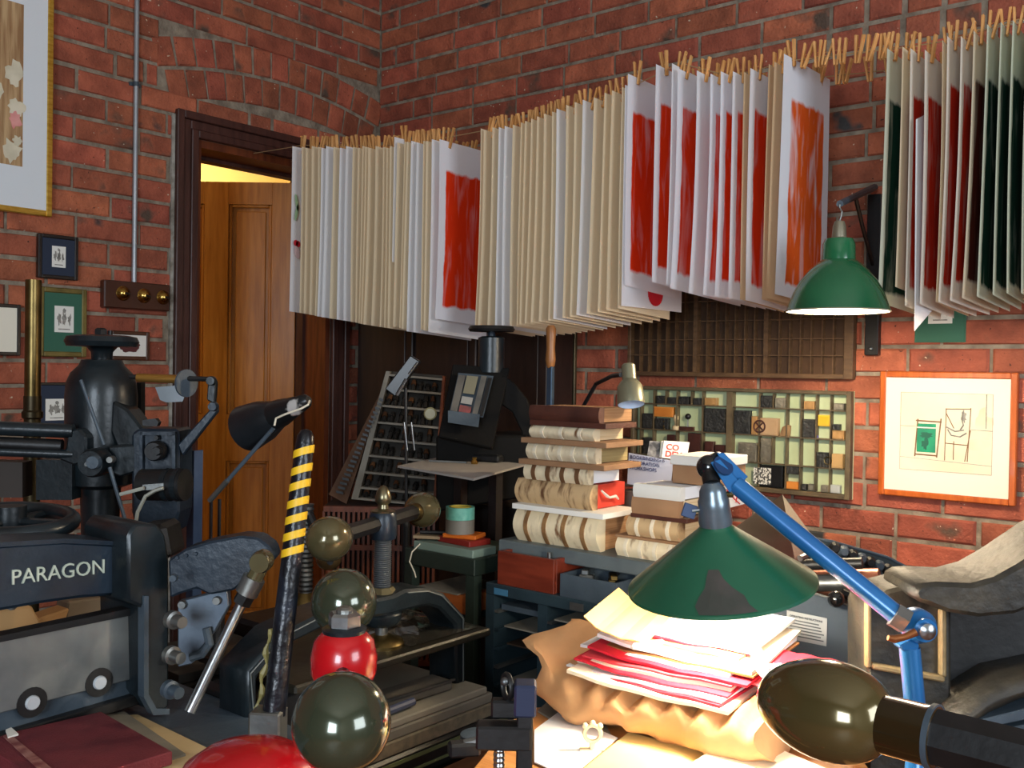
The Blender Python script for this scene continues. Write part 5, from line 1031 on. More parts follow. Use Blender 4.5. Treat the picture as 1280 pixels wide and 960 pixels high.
part('metal_guard', MB().hexa([P(906, 668, 2.02), P(978, 618, 2.22), P(1030, 690, 2.25), P(1000, 735, 2.02)], [P(906, 671, 2.02), P(978, 621, 2.22), P(1030, 693, 2.25), P(1000, 738, 2.02)]), mat('polished_sheet_steel', (150, 140, 134), (176, 164, 156), .22, 1, ns=3), rm)
part('guard_bolt', MB().cyl(P(1000, 698, 2.05), P(1018, 690, 2.08), .007, n=8), steel, rm)
part('cabinet', MB().box(V((P(1040, 800, 2.1).x, P(1040, 800, 2.1).y, .36)), (.30, .30, .72), rz(_yaw)), grM, rm)
# ================================================================== BENCH AND BOOKS
BZ = .905; BY = PY(0, 0, 0) if 0 else None
c = Pz(623, 674, BZ); BY0 = c.y; BX0 = c.x
bn = thing('grey_bench', V((BX0+.5, BY0+.25, 0)), 'grey painted bench carrying the stacks of old books', 'bench')
bnM = mat('grey_bench_paint', (84, 94, 98), (100, 110, 112), .5, .1, ns=10, bump=.05)
bench_end = BX0+.62
part('top', MB().bb((BX0, BY0, BZ-.035), (bench_end, BY0+.50, BZ)), bnM, bn, bevel=.003)
for x0_, x1_ in ((BX0+.41, bench_end-.02),): part('side_panel', MB().bb((x0_, BY0+.02, 0), (x1_, BY0+.48, BZ-.035)), bnM, bn)
part('back_panel', MB().bb((BX0, BY0+.46, 0), (BX0+.41, BY0+.49, BZ-.035)), bnM, bn); part('end_panel', MB().bb((BX0, BY0+.22, 0), (BX0+.015, BY0+.46, BZ-.035)), bnM, bn)
vell = mat('stained_vellum', (224, 208, 174), (112, 70, 34), .7, ns=17, lo=.55, hi=.68, detail=9, bump=.2, stretch=(2.5, 1, .8)); vellD = mat('brown_spine_paper', (190, 160, 118), (92, 58, 30), .75, ns=16, lo=.5, hi=.68, detail=8, stretch=(4, 1, 1))
cord = mat('cream_sewing_tape', (226, 214, 188), None, .8); bandM = mat('brown_band', (146, 108, 66), (112, 78, 44), .7, ns=30)
edgeM = mat('book_edge_cream', (226, 206, 168), (206, 180, 138), .85, ns=3, stretch=(1, 1, 90)); edgeW = mat('book_edge_white', (232, 234, 236), None, .85, ns=3); edgeR = mat('book_edge_red', (206, 62, 42), (186, 44, 30), .7, ns=5); edgeB = mat('book_edge_brown', (176, 134, 92), (146, 104, 66), .8, ns=3, stretch=(1, 1, 90))
leaM = mat('dark_brown_leather', (62, 32, 24), (84, 46, 34), .5, ns=12, bump=.15); boardM = mat('brown_pressboard', (140, 104, 72), (156, 118, 84), .8, ns=8); paleW = mat('pale_wood_edge', (214, 176, 124), None, .7); whBd = mat('white_board', (224, 222, 214), None, .7)
def book(pxl, pxr, pye, ytop, ybot, zb, width, ms, me, label, bands=0, bm_=None, rot=0, rnd=.012, name='old_book', marker=False, dy=0):
    """book lying flat: spine along x facing the room, tail edge facing +x; spine ends and height from pixels"""
    th = (ybot-ytop)*dscale
    a = Pz(pxl, ybot, zb); b = Pz(pxr, ybot, zb)
    width *= .78; y0 = BY0+.012+dy; xa = PY(pxl, (ytop+ybot)/2, y0).x; xb = PY(pxr, (ytop+ybot)/2, y0).x
    t = thing(name, V(((xa+xb)/2, y0+width/2, zb)), label, 'book')
    prof = [(y0+rnd*(1-math.sin(math.pi*q/8)), zb+th*q/8) for q in range(9)]
    pts = [V((xa, y, z)) for y, z in prof]+[V((xa, y0+rnd+.02, zb+th)), V((xa, y0+rnd+.02, zb))]
    part('spine', MB().prism(pts, (xb-xa, 0, 0)), ms, t, smooth=40)
    part('text_block', MB().bb((xa+.004, y0+rnd+.02, zb+.002), (xb-.003, y0+width, zb+th-.002)), me, t)
    for q in range(bands):
        f_ = (q+.7)/(bands+.4); xc = xa+(xb-xa)*f_; g = MB(); hw_ = .006 if bm_ is not cord else .0045
        pr_ = [(y-.0025, z) for y, z in prof]; g.prism([V((xc-hw_, y, z)) for y, z in pr_]+[V((xc-hw_, y0+rnd+.01, zb+th)), V((xc-hw_, y0+rnd+.01, zb))], (2*hw_, 0, 0)); part('raised_band', g, bm_ or bandM, t)
    if marker: part('ribbon_marker', MB().tube([V((xb+.001, y0+.05, zb+th*.75)), V((xb+.006, y0+.07, zb+th*.5)), V((xb+.003, y0+.085, zb+th*.42)), V((xb+.005, y0+.11, zb+th*.45)), V((xb+.004, y0+.125, zb+th*.3))], [.002, .004, .003, .004, .002], 6), whBd, t)
    return zb+th
def board(pxl, x_end, ytop, ybot, zb, ms, label, y_out=.01, width=.22):
    th = max(.006, (ybot-ytop)*dscale); width *= .74; y0 = BY0+.012-y_out; xa = PY(pxl, (ytop+ybot)/2, y0).x
    solo('pressing_board', MB().bb((xa, y0, zb), (x_end, y0+width, zb+th)), ms, label, 'board', bevel=.001); return zb+th
dscale = 2.34/FPX
z = BZ
z = book(641, 745, 790, 632, 678, z, .20, vell, edgeB, 'thick vellum-spined book with brown raised bands at the bottom of the tall stack', 4, bandM, rnd=.022)
xe = PY(752, 640, BY0).x+.01
z = board(640, xe, 631, 638, z, whBd, 'white board above the bottom book of the tall stack', .02)
z = book(643, 737, 0, 600, 633, z, .21, vellD, edgeR, 'brown book with red edges and a curled white ribbon in the tall stack', 0, rnd=.016, marker=True)
z = book(654, 734, 0, 581, 602, z, .19, vell, edgeW, 'narrow vellum book with white edges in the tall stack', 4, mat('brown_cord', (104, 70, 40), None, .8), rnd=.008)
z = board(648, xe-.005, 574, 581, z, boardM, 'brown pressing board below the five-band book', .012, .23)
z = book(657, 743, 0, 553, 575, z, .20, vell, mat('book_edge_olive', (168, 150, 100), (140, 122, 80), .8, ns=3, stretch=(1, 1, 90)), 'vellum book with five pale tapes and olive edges in the tall stack', 5, cord, rnd=.012)
z = board(651, xe, 548, 555, z, boardM, 'brown pressing board below the three-band book', .012, .23)
z = book(661, 741, 0, 533, 550, z, .18, vell, edgeM, 'slim vellum book with three pale tapes near the top of the tall stack', 3, cord, rnd=.012)
z = board(662, xe-.01, 526, 533, z, leaM, 'thin dark brown leather book below the top one', .0, .19)
z = book(661, 748, 0, 507, 527, z, .20, leaM, edgeB, 'dark brown leather book on top of the tall stack', 0, rnd=.006)
# second stack
SX = PY(768, 690, BY0).x
def book2(pxl, pxr, ytop, ybot, zb, *a, **k_): return book(pxl, pxr, 0, ytop, ybot, zb, *a, **k_)
dscale = 2.45/FPX
z = BZ
z = book2(769, 850, 673, 696, z, .16, vell, edgeM, 'slim book with pink and cream tapes at the bottom of the low stack', 4, cord, dy=.008)
z = board(769, PY(852, 670, BY0).x, 664, 667, z, boardM, 'thin tan board in the low stack of books', -.01, .17)
z = book2(782, 848, 645, 668, z, .15, vellD, edgeM, 'tan book with three white tapes in the low stack', 3, cord, dy=.014)
z = board(788, PY(852, 640, BY0).x, 640, 645, z, leaM, 'thin dark board above the tan book of the low stack', -.014, .15)
z = book2(789, 848, 622, 642, z, .16, boardM, edgeM, 'brown covered book in the low stack', 0, dy=.010, rnd=.004)
z = book2(791, 850, 606, 622, z, .17, whBd, edgeW, 'cream covered book on top of the low stack', 0, dy=.008, rnd=.004)
zl = z
# rear stack: booklets and leaning cards
y0 = BY0+.24
x0_ = PY(776, 600, y0).x; x1_ = PY(842, 600, y0).x
solo('grey_book', MB().bb((x0_, y0, BZ), (x1_, y0+.16, BZ+.13)), mat('grey_brown_cloth', (96, 86, 78), (116, 104, 92), .8, ns=8), 'thick grey-brown cloth book behind the low stack', 'book', bevel=.003)
solo('tan_book', MB().bb((x0_, y0+.075, BZ+.13), (x1_+.03, y0+.22, P(845, 574, 2.74).z)), boardM, 'tan book propping the cards on the grey-brown cloth book', 'book', bevel=.002)
lf = thing('leaflet', V(((x0_+x1_)/2, y0, BZ+.13)), 'pale blue leaflet lettered BOOKBINDING & RESTORATION WORKSHOPS leaning on the books', 'leaflet')
A0, A1, A2, A3 = P(784, 605, 2.62), P(838, 612, 2.55), P(842, 576, 2.62), P(786, 566, 2.70)
lfm = mat('blue_grey_leaflet', (152, 162, 190), (176, 180, 196), .6, ns=3)
part('card', MB().hexa([A0, A1, A2, A3], [p_+FH*.003 for p_ in (A0, A1, A2, A3)]), lfm, lf)
ux = (A1-A0).normalized(); uy = (A3-A0).normalized()
navI = mat('navy_ink', (40, 44, 90), None, .7)
for q, tx in enumerate(('BOOKBINDING &', 'RESTORATION', 'WORKSHOPS')): textmesh('lettering', tx, .0185, A3+ux*.004-uy*(.020+.019*q)-FH*.0012, ux, uy, navI, lf, .0003, sx=.72)
cx = thing('codex_card', P(845, 570, 2.75), 'white card with red letters CO DEX standing between books', 'card')
q0, q1, q2, q3 = P(827, 572, 2.72), P(858, 576, 2.72), P(862, 553, 2.74), P(830, 551, 2.74)
part('card', MB().hexa([q0, q1, q2, q3], [p_+FH*.012 for p_ in (q0, q1, q2, q3)]), whBd, cx); ux2 = (q1-q0).normalized(); uy2 = (q3-q0).normalized(); rI = mat('red_ink', (206, 50, 40), None, .7)
for q, tx in enumerate(('CO', 'DEX')): textmesh('lettering', tx, .024, q3+ux2*.008-uy2*(.024+.021*q)-FH*.001, ux2, uy2, rI, cx, .0003, font_bold=.0006)
solo('white_booklet', MB().hexa([P(824, 572, 2.73), P(827, 572, 2.73), P(830, 551, 2.75), P(827, 551, 2.75)], [P(824, 572, 2.76), P(827, 572, 2.76), P(830, 551, 2.78), P(827, 551, 2.78)]), whBd, 'narrow white booklet spine left of the CO DEX card', 'booklet')
ph = thing('photo_card', P(815, 575, 2.76), 'small dark photograph card leaning beside the white booklet', 'card'); part('photograph', MB().prism([P(809, 570, 2.74), P(824, 572, 2.74), P(826, 552, 2.75), P(812, 551, 2.75)], FH*.004), mat('grey_photo', (40, 40, 42), (150, 150, 150), .4, ns=40), ph)
# right pile of cream books beside the lamp socket
x0_ = PY(840, 590, BY0+.10).x; yq = BY0+.10
solo('brown_bound_book', MB().bb((x0_, yq, zl), (x0_+.12, yq+.15, zl+.045)), boardM, 'brown bound book leaning behind the blue lamp socket', 'book', bevel=.002); solo('cream_booklet', MB().bb((x0_-.004, yq-.004, zl+.045), (x0_+.125, yq+.15, zl+.068)), whBd, 'cream booklet lying on the brown bound book', 'booklet', bevel=.002)
scr = thing('scribbled_sheet', P(915, 620, 2.4), 'white sheet with red scribbled lines behind the blue lamp arm', 'paper'); part('sheet', MB().prism([P(892, 640, 2.42), P(938, 628, 2.42), P(920, 590, 2.44), P(894, 596, 2.44)], FH*.003), whBd, scr)
for pts in ([(905, 605), (915, 615), (928, 625)], [(918, 605), (922, 615), (920, 628)], [(908, 612), (918, 624), (925, 630)]): part('red_line', MB().tube([P(a, b, 2.415) for a, b in pts], .0016, 5), rI, scr)
# silver task lamp behind the tall stack
c = P(789, 506, 2.46); k = 2.46/FPX; tl_ = thing('task_lamp', V((c.x-.1, c.y, BZ)), 'small olive-silver task lamp hanging over the old books', 'lamp'); sgM = mat('olive_silver', (122, 120, 98), (138, 136, 112), .35, .5)
axl = (V((-.06, 0, 1))+FH*.34).normalized()
part('shade', MB().lathe([(17*k, 0), (17.5*k, 3*k), (16*k, 24*k), (12*k, 30*k), (9*k, 33*k), (9*k, 52*k), (7*k, 54*k), (0, 54*k)], c, axl, 28, cap=False), sgM, tl_, smooth=40); part('shade_lining', MB().lathe([(16.5*k, .001), (15*k, 24*k), (0, 28*k)], c, axl, 28, cap=False), mat('pale_blue_lining', (190, 206, 226), None, .3), tl_, smooth=40)
part('arm', MB().tube([c+axl*(40*k)-RH*.02, P(765, 470, 2.62), P(745, 480, 2.9), P(725, 515, 2.98)], .006, 8), ironK, tl_); part('stand', MB().cyl(P(725, 515, 2.98), V((P(725, 515, 2.98).x, P(725, 515, 2.98).y, BZ)), .01), ironK, tl_)
# ---- rack under the bench with red box and tray
rackM = mat('blue_green_rack', (38, 54, 62), (50, 68, 76), .4, .3, ns=10)
RX0 = PY(606, 800, BY0-.05).x; RX1 = RX0+.40; RY0 = BY0-.05; RZt = Pz(610, 728, .70).z; RZt = PY(610, 728, RY0).z
rk = thing('tray_rack', V(((RX0+RX1)/2, RY0+.12, 0)), 'dark blue-green steel rack with rows of tray runners under the bench', 'rack')
part('top', MB().bb((RX0, RY0, RZt-.03), (RX1, RY0+.24, RZt)), rackM, rk, bevel=.002)
for xx in (RX0, RX0+.17, RX1-.03): part('upright', MB().bb((xx, RY0+.002, 0), (xx+.028, RY0+.24, RZt-.03)), rackM, rk)
part('shade_sheet', MB().bb((RX0+.028, RY0+.232, 0), (RX1-.03, RY0+.238, RZt-.03)), mat('rack_shade', (12, 14, 16), None, .8), rk)  # near-black sheet added to paint the shade inside the rack
part('name_plate', MB().bb((RX0+.03, RY0-.002, RZt-.026), (RX0+.075, RY0-.0005, RZt-.010)), mat('blue_tag', (60, 110, 140), None, .5), rk); part('label_holder', MB().bb((RX0+.27, RY0-.003, RZt-.026), (RX0+.31, RY0-.0005, RZt-.008)), steelD, rk)
for col, (xa, xb) in enumerate(((RX0+.028, RX0+.17), (RX0+.198, RX1-.03))):
    for q in range(9):
        zz = RZt-.075-.048*q
        part('runner', MB().bb((xa, RY0+.004, zz), (xa+.014, RY0+.2, zz+.007)), steelD if q % 3 == 0 else rackM, rk)
        if q % 4 != 3: part('tray', MB().bb((xa+.010, RY0+.02+.012*(q % 3), zz+.007), (xb-.004, RY0+.22, zz+.011+.010*((q*7+col) % 3 == 0))), (ironG, greyB, mat('brown_tray', (60, 44, 32), None, .6))[(q+col) % 3], rk)
rb = thing('red_wooden_box', V((RX0+.12, RY0+.1, RZt)), 'red-brown wooden box with dovetailed corners on the tray rack', 'box'); rbM = mat('red_mahogany', (98, 36, 22), (120, 48, 30), .4, ns=9, stretch=(1, 6, 6))
bx0, bx1, by0, by1, bz0, bz1 = RX0+.035, RX0+.215, RY0+.005, RY0+.20, RZt, RZt+.085
for q in (((bx0, by0), (bx1, by0+.012)), ((bx0, by1-.012), (bx1, by1)), ((bx0, by0+.012), (bx0+.012, by1-.012)), ((bx1-.012, by0+.012), (bx1, by1-.012))): part('side', MB().bb((*q[0], bz0), (*q[1], bz1)), rbM, rb, bevel=.001)
part('bottom', MB().bb((bx0+.012, by0+.012, bz0), (bx1-.012, by1-.012, bz0+.008)), rbM, rb); part('peg', MB().cyl(V((bx1-.03, by0+.02, bz1-.03)), V((bx1-.03, by0+.02, bz1+.012)), .005, n=10), steel, rb)
gb = thing('metal_tray', V((RX0+.32, RY0+.1, RZt)), 'open grey metal tray of bits beside the red box', 'tray'); x0_, x1_ = RX0+.235, RX1-.002
for q in (((x0_, by0), (x1_, by0+.004)), ((x0_, by1-.05), (x1_, by1-.046)), ((x0_, by0+.004), (x0_+.004, by1-.05)), ((x1_-.004, by0+.004), (x1_, by1-.05))): part('side', MB().bb((*q[0], bz0), (*q[1], bz0+.055)), ironG, gb)
part('bottom', MB().bb((x0_+.004, by0+.004, bz0), (x1_-.004, by1-.05, bz0+.004)), ironG, gb)
rr = random.Random(9)
for q in range(9): solo('metal_offcut', MB().box(V((rr.uniform(x0_+.025, x1_-.025), rr.uniform(by0+.03, by1-.075), bz0+.025+.004*q)), (.035, .018, .012), rz(rr.uniform(0, 3))), (ironK, brassD, steelD)[q % 3], 'small metal offcut lying in the grey tray', 'metal offcut', 'metal offcuts in the tray', bevel=.002)
# ---- green table with tape roll
gz = .85; g0 = Pz(506, 684, gz); g1 = Pz(612, 715, gz); gM = mat('dark_green_steel', (36, 48, 42), (48, 60, 52), .45, .2)
gtb = thing('green_table', V((g0.x+.15, g0.y+.15, 0)), 'dark green steel table carrying the tape rolls', 'table'); GX0, GY0 = g0.x, g0.y; GX1 = GX0+.26
part('top', MB().bb((GX0, GY0, gz-.045), (GX1, GY0+.26, gz)), gM, gtb, bevel=.002)
for a, b in ((GX0, GY0), (GX1-.03, GY0), (GX0, GY0+.23), (GX1-.03, GY0+.23)): part('leg', MB().bb((a, b, 0), (a+.03, b+.03, gz-.045)), gM, gtb)
part('shelf', MB().bb((GX0+.03, GY0+.01, gz-.17), (GX1-.03, GY0+.25, gz-.155)), gM, gtb)
solo('pale_tray', MB().bb((GX0+.03, GY0+.004, gz), (GX1-.01, GY0+.10, gz+.022)), mat('pale_sage', (120, 140, 128), None, .5), 'pale green shallow tray on the dark green table', 'tray', bevel=.002)
ob = thing('orange_box', V((GX0+.15, GY0+.05, gz-.155)), 'orange cardboard box on the shelf of the green table', 'box'); part('carton', MB().bb((GX0+.06, GY0+.01, gz-.155), (GX1-.035, GY0+.20, gz-.105)), mat('orange_card', (176, 92, 34), (190, 104, 44), .7), ob, bevel=.002); part('flap', MB().bb((GX0+.05, GY0+.0, gz-.104), (GX1-.06, GY0+.19, gz-.101)), greyB, ob)
tq = V((GX0+.155, GY0+.075, gz+.022)); solo('orange_case', MB().box(tq+UZ*.022, (.10, .07, .012), rz(.3)), mat('orange_plastic', (206, 104, 26), None, .5), 'orange plastic case under the tape rolls', 'case', bevel=.002); solo('red_case', MB().box(tq+UZ*.008, (.13, .08, .016), rz(-.1)), mat('dark_red_plastic', (132, 34, 26), None, .5), 'dark red flat case below the orange one', 'case', bevel=.002)
tc0 = tq+UZ*.028-RH*.012
def ring(c, ro, ri, h0, h1): return MB().lathe([(ri, h0), (ro, h0), (ro, h1), (ri, h1), (ri, h0)], c, UZ, 36, cap=False)
tr1 = solo('tape_roll', ring(tc0, .040, .028, 0, .038), mat('grey_tape', (120, 116, 106), None, .5), 'grey roll of tape under the turquoise one', 'tape roll', smooth=40)
tr2 = thing('tape_roll', tc0+UZ*.038, 'turquoise patterned roll of tape with a yellow core', 'tape roll'); part('tape', ring(tc0, .040, .031, .0385, .072), mat('turquoise_tape', (92, 168, 150), (120, 190, 170), .5, ns=60), tr2, smooth=40); part('core', ring(tc0, .0308, .027, .0385, .073), mat('yellow_core', (196, 170, 60), None, .6), tr2, smooth=40)
solo('wood_offcut', MB().box(V((GX0+.06, GY0+.05, gz+.032)), (.10, .05, .008), rz(.5)), mat('pale_offcut', (150, 128, 98), None, .7), 'pale wooden offcut on the tray of the green table', 'wood offcut'); solo('dark_tool', MB().cyl(V((GX0+.03, GY0+.03, gz+.042)), V((GX0+.13, GY0+.10, gz+.042)), .006, n=8), ironK, 'dark rod tool lying across the offcut on the green table', 'tool')
part('cord_loop', MB().tube([P(527, 678, 2.72), P(515, 690, 2.70), P(512, 702, 2.70), P(518, 715, 2.70), P(520, 722, 2.70)], .002, 6), cord, gtb, label='loop of white cord')
# ---- pigeonhole cabinet behind the press
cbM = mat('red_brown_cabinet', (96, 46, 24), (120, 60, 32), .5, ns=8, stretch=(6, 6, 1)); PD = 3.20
c0 = P(405, 610, PD); c1 = P(543, 610, PD); pgc = thing('pigeonhole_cabinet', V(((c0.x+c1.x)/2, (c0.y+c1.y)/2, 0)), 'red-brown wooden cabinet with rows of narrow upright slots', 'cabinet')
zt = P(500, 634, PD).z; u_ = (c1-c0); wl_ = u_.length; ud = V((u_.x, u_.y, 0)).normalized(); nd = V((-ud.y, ud.x, 0)); nd = nd if nd.dot(FH) > 0 else -nd; cb0 = V((c0.x, c0.y, 0)); ang = math.atan2(ud.y, ud.x)
def cbx(u0, u1, v0, v1, z0, z1): return MB().box(cb0+ud*(u0+u1)/2+nd*(v0+v1)/2+UZ*(z0+z1)/2, (u1-u0, v1-v0, z1-z0), rz(ang))
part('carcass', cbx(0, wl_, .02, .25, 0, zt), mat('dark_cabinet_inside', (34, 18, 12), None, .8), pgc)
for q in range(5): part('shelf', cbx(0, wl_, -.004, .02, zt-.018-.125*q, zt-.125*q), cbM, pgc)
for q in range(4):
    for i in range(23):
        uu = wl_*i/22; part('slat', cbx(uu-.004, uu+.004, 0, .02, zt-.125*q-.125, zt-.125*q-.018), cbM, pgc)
# ---- slanting type rack
D3 = 3.25
rkw = thing('slanted_rack', P(500, 615, D3), 'slanting wooden rack with white-edged shelves of small dark tools', 'rack')
whS = mat('dull_white_paint', (138, 134, 124), (112, 108, 98), .6, ns=12); sideM = mat('notched_brown_wood', (92, 62, 40), (70, 46, 30), .6, ns=14)
top_l, bot_l, bot_r, top_r = (484, 464), (441, 624), (545, 634), (556, 470)
def rq(a, b): 
    L_ = (top_l[0]+(bot_l[0]-top_l[0])*b, top_l[1]+(bot_l[1]-top_l[1])*b); R_ = (top_r[0]+(bot_r[0]-top_r[0])*b, top_r[1]+(bot_r[1]-top_r[1])*b)
    return (L_[0]+(R_[0]-L_[0])*a, L_[1]+(R_[1]-L_[1])*a)
def rp3(a, b, t=0): x, y = rq(a, b); return P(x, y, D3+.25*(1-b))+FH*t
part('back_board', MB().hexa([rp3(0, 0, .06), rp3(1, 0, .06), rp3(1, 1, .06), rp3(0, 1, .06)], [rp3(0, 0, .075), rp3(1, 0, .075), rp3(1, 1, .075), rp3(0, 1, .075)]), mat('rack_back', (36, 32, 28), (58, 54, 48), .7, ns=9), rkw)
part('side_rail', MB().hexa([rp3(-.02, 0), rp3(.05, 0), rp3(.06, 1), rp3(-.02, 1)], [rp3(-.02, 0, .07), rp3(.05, 0, .07), rp3(.06, 1, .07), rp3(-.02, 1, .07)]), whS, rkw); part('side_rail', MB().hexa([rp3(.96, 0), rp3(1, 0), rp3(1, 1), rp3(.96, 1)], [rp3(.96, 0, .07), rp3(1, 0, .07), rp3(1, 1, .07), rp3(.96, 1, .07)]), jambM, rkw)
rows = (0.02, .13, .26, .39, .52, .65, .78, .90, .985)
for b in rows: part('shelf', MB().hexa([rp3(.03, b), rp3(.97, b), rp3(.97, b+.015), rp3(.03, b+.015)], [rp3(.03, b, .065), rp3(.97, b, .065), rp3(.97, b+.015, .065), rp3(.03, b+.015, .065)]), whS, rkw)
sp_ = part('side_board', MB().prism([P(478, 500, D3+.2), P(470, 520, D3+.18), P(411, 618, D3+.02), P(433, 630, D3), P(482, 478, D3+.24)], FH*.02), sideM, rkw)
for q in range(22):
    f_ = q/21; x = 420+(474-420)*f_; y = 616-(616-500)*f_; w_ = 9-4*f_
    part('slot', MB().hexa([P(x, y, D3+.18*f_-.004), P(x+w_, y+2, D3+.18*f_-.004), P(x+w_, y-1, D3+.18*f_-.004), P(x, y-3, D3+.18*f_-.004)], [P(x, y, D3+.18*f_+.012), P(x+w_, y+2, D3+.18*f_+.012), P(x+w_, y-1, D3+.18*f_+.012), P(x, y-3, D3+.18*f_+.012)]), ironK, sp_)
rr = random.Random(31); tlM = mat('dark_tool_metal', (34, 33, 32), (54, 50, 46), .5, .3, ns=30, rnd=.3); tlW = mat('dark_tool_handle', (74, 46, 28), (96, 62, 38), .5, rnd=.3)
for b0, b1 in zip(rows, rows[1:]):
    for q in range(7):
        a = .13+.115*q+rr.uniform(-.02, .02); hgt = (b1-b0)*rr.uniform(.45, .8); base = rp3(a, b1, .03); tip_ = rp3(a+rr.uniform(-.02, .02), b1-hgt, .035)
        x = thing('finishing_tool', base, 'small dark brass finishing tool on the slanting rack', 'hand tool', 'finishing tools on the slanting rack'); mid = base.lerp(tip_, .55)
        part('shank', MB().cyl(base, mid, .008, .006, n=8), tlM, x); part('grip', MB().cyl(mid, tip_, .010, .007, n=8), tlW if q % 3 == 0 else tlM, x)
# black shade lamp with silver edge before the rack
bs = thing('strip_lamp', P(512, 560, 2.95), 'black slanted strip lamp with a bright edge before the tool rack', 'lamp')
part('hood', MB().prism([P(481, 486, 2.95), P(494, 496, 2.95), P(525, 452, 2.95), P(513, 444, 2.95)], FH*.05), mat('lamp_black', (18, 20, 22), (26, 28, 30), .35), bs, bevel=.003); part('bright_edge', MB().tube([P(496, 494, 2.945), P(508, 474, 2.945)], .006, 8), steel, bs); part('bright_edge', MB().tube([P(511, 468, 2.945), P(522, 453, 2.945)], .004, 8), steel, bs)
part('stem', MB().cyl(P(507, 485, 2.97), P(508, 640, 2.97), .005, n=8), ironK, bs); 
for a in (505, 514): part('rod', MB().cyl(P(a, 528, 2.93), P(a+4, 563, 2.93), .003, n=8), steel, bs)
part('foot', MB().cyl(P(508, 640, 2.97), V((P(508, 640, 2.97).x, P(508, 640, 2.97).y, 0)), .012, n=10), ironK, bs)
solo('round_dial', MB().lathe([(.020, 0), (.020, .006), (.016, .010)], P(538, 517, 3.05), -FH, 24), mat('dull_cream_dial', (150, 140, 100), None, .4), 'small round cream dial beside the type forme', 'dial', smooth=40)
# ---- small platen press at the wall
DP = 3.05; pk = DP/FPX; mat('matt_black_iron', (14, 13, 12), None, .8, spec=.2)  # even matt black for the bed, side arch and front block
tpz = thing('platen_press', V((P(590, 600, DP).x, P(590, 600, DP).y, 0)), 'dark hand platen press with a tilted type bed and a wooden-gripped lever', 'press')
part('bed', MB().hexa([P(548, 545, 2.95), P(615, 560, 2.95), P(637, 460, 3.10), P(566, 455, 3.10)], [P(548, 548, 2.99), P(615, 563, 2.99), P(637, 463, 3.14), P(566, 458, 3.14)]), _mc['matt_black_iron'], tpz, bevel=.003)
fm = part('type_forme', MB().hexa([P(562, 514, 2.96), P(604, 522, 2.96), P(617, 470, 3.04), P(573, 466, 3.04)], [P(562, 514, 2.98), P(604, 522, 2.98), P(617, 470, 3.06), P(573, 466, 3.06)]), ironG, tpz)
def fq(a, b): 
    L_ = P(562, 514, 2.955).lerp(P(573, 466, 3.035), b); R_ = P(604, 522, 2.955).lerp(P(617, 470, 3.035), b); return L_.lerp(R_, a)
for a0, a1, b0, b1, m_ in ((.02, .22, .03, .95, steelD), (.26, .58, .5, .95, mat('type_lead', (120, 116, 96), None, .5)), (.26, .58, .25, .42, mat('type_silver', (170, 170, 166), None, .4, .4)), (.26, .60, .04, .20, mat('type_red', (150, 70, 70), (90, 60, 60), .6, ns=60)), (.66, .82, .03, .98, steelD), (.86, .97, .03, .95, ironK)): part('furniture', MB().hexa([fq(a0, b0), fq(a1, b0), fq(a1, b1), fq(a0, b1)], [p_-FH*.008 for p_ in (fq(a0, b0), fq(a1, b0), fq(a1, b1), fq(a0, b1))]), m_, fm)
part('grippers', MB().hexa([P(560, 528, 2.93), P(598, 534, 2.93), P(600, 518, 2.95), P(560, 513, 2.95)], [P(560, 528, 2.94), P(598, 534, 2.94), P(600, 518, 2.96), P(560, 513, 2.96)]), ironG, tpz)
cz = P(614, 440, 3.12); part('cylinder', MB().lathe([(17*pk, -26*pk), (17*pk, 18*pk), (12*pk, 20*pk)], cz, UZ, 28), iron, tpz, smooth=40); part('spindle', MB().lathe([(6*pk, 16*pk), (4*pk, 30*pk)], cz, UZ, 16), ironB, tpz, smooth=40); part('ink_disc', MB().lathe([(28*pk, 26*pk), (30*pk, 29*pk), (28*pk, 33*pk)], cz, UZ, 36), ironK, tpz, smooth=40)
part('side_arch', MB().prism([P(a, b, 3.08) for a, b in ((628, 468), (642, 478), (660, 500), (668, 530), (668, 600), (655, 600), (652, 540), (640, 515), (625, 505))], FH*.04), mat('matt_black_iron', (14, 13, 12)), tpz, bevel=.004)
part('front_block', MB().prism([P(a, b, 3.02) for a, b in ((545, 545), (660, 545), (668, 620), (545, 640))], FH*.25), mat('matt_black_iron', (14, 13, 12), None, .8, spec=.2), tpz, bevel=.006)
lv = part('lever', MB().box((P(688, 458, 3.0)+P(686, 620, 3.0))/2, (.020, .016, (P(688, 458, 3.0)-P(686, 620, 3.0)).length)), mat('blue_steel_bar', (66, 88, 112), (84, 106, 128), .3, .7), tpz, bevel=.002)
part('wooden_grip', MB().lathe([(.010, -.005), (.013, .003), (.016, .020), (.013, .055), (.0145, .085), (.016, .115), (.010, .125), (0, .126)], P(688, 458, 3.0), UZ, 20), mat('beech_grip', (150, 98, 52), (120, 76, 40), .4, ns=5), lv, smooth=50)
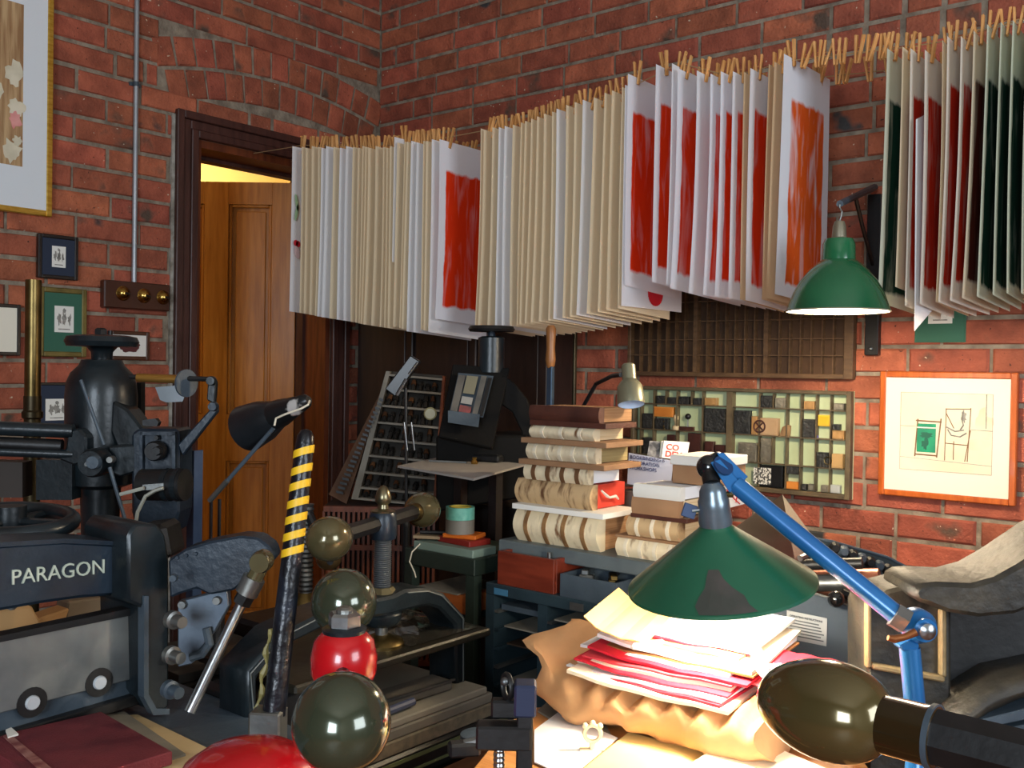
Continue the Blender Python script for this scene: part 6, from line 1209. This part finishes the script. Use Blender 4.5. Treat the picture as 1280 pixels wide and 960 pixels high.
part('pivot', MB().cyl(P(686, 600, 3.0), P(660, 600, 3.04), .012, n=10), ironK, tpz); part('stand', MB().bb((P(600, 640, 3.2).x-.06, P(600, 640, 3.2).y-.0, 0), (P(600, 640, 3.2).x+.2, P(600, 640, 3.2).y+.2, P(600, 636, 3.1).z)), mat('dark_stand', (24, 22, 20), None, .7), tpz)
# pale drawing board with tools in front of the press
wz_ = P(570, 583, 2.86).z
wb_ = solo('pale_board', MB().prism([Pz(a, b, wz_) for a, b in ((497, 582), (592, 598), (657, 580), (560, 569))], (0, 0, -.006)), mat('grey_white_board', (150, 146, 140), (166, 160, 152), .7, ns=4), 'pale board with small tools lying before the platen press', 'board')
solo('steel_ruler', MB().box(Pz(560, 578, wz_)+UZ*.003, (.12, .012, .004), rz(.4)), steelD, 'steel rule lying on the pale board', 'ruler'); solo('black_stapler', MB().box(Pz(605, 577, wz_)+UZ*.012, (.12, .04, .022), rz(.2)), ironK, 'flat black tool on the pale board', 'tool', bevel=.005); solo('small_brass_piece', MB().lathe([(.010, 0), (.012, .006), (.006, .014), (.008, .02)], Pz(593, 580, wz_), n=12), brass, 'tiny brass fitting on the pale board', 'fitting')
ba = Pz(572, 584, wz_); ty0 = max(ba.y, GY0+.275)
solo('board_trestle', MB().bb((ba.x-.12, ty0, 0), (ba.x-.09, ty0+.03, wz_-.006)).bb((ba.x+.02, ty0, 0), (ba.x+.05, ty0+.03, wz_-.006)).bb((ba.x-.09, ty0, wz_-.03), (ba.x+.02, ty0+.03, wz_-.006)), ironK, 'black trestle under the pale board', 'trestle')
# dark cupboard in the corner behind the rack
cu = thing('corner_cupboard', V((.30, -.24, 0)), 'dark wooden cupboard standing in the corner by the door', 'cupboard'); cuM = mat('near_black_wood', (34, 24, 22), (46, 32, 28), .5, ns=8, stretch=(5, 5, .6))
part('carcass', MB().bb((.05, -.16, 0), (1.15, -.03, 1.72)), cuM, cu, bevel=.004)
for q in range(3): part('door', MB().bb((.07+.36*q, -.175, .08), (.41+.36*q, -.1605, 1.68)), cuM, cu, bevel=.004); part('door_moulding', MB().bb((.11+.36*q, -.180, .2), (.37+.36*q, -.1755, 1.55)), cuM, cu, bevel=.003)
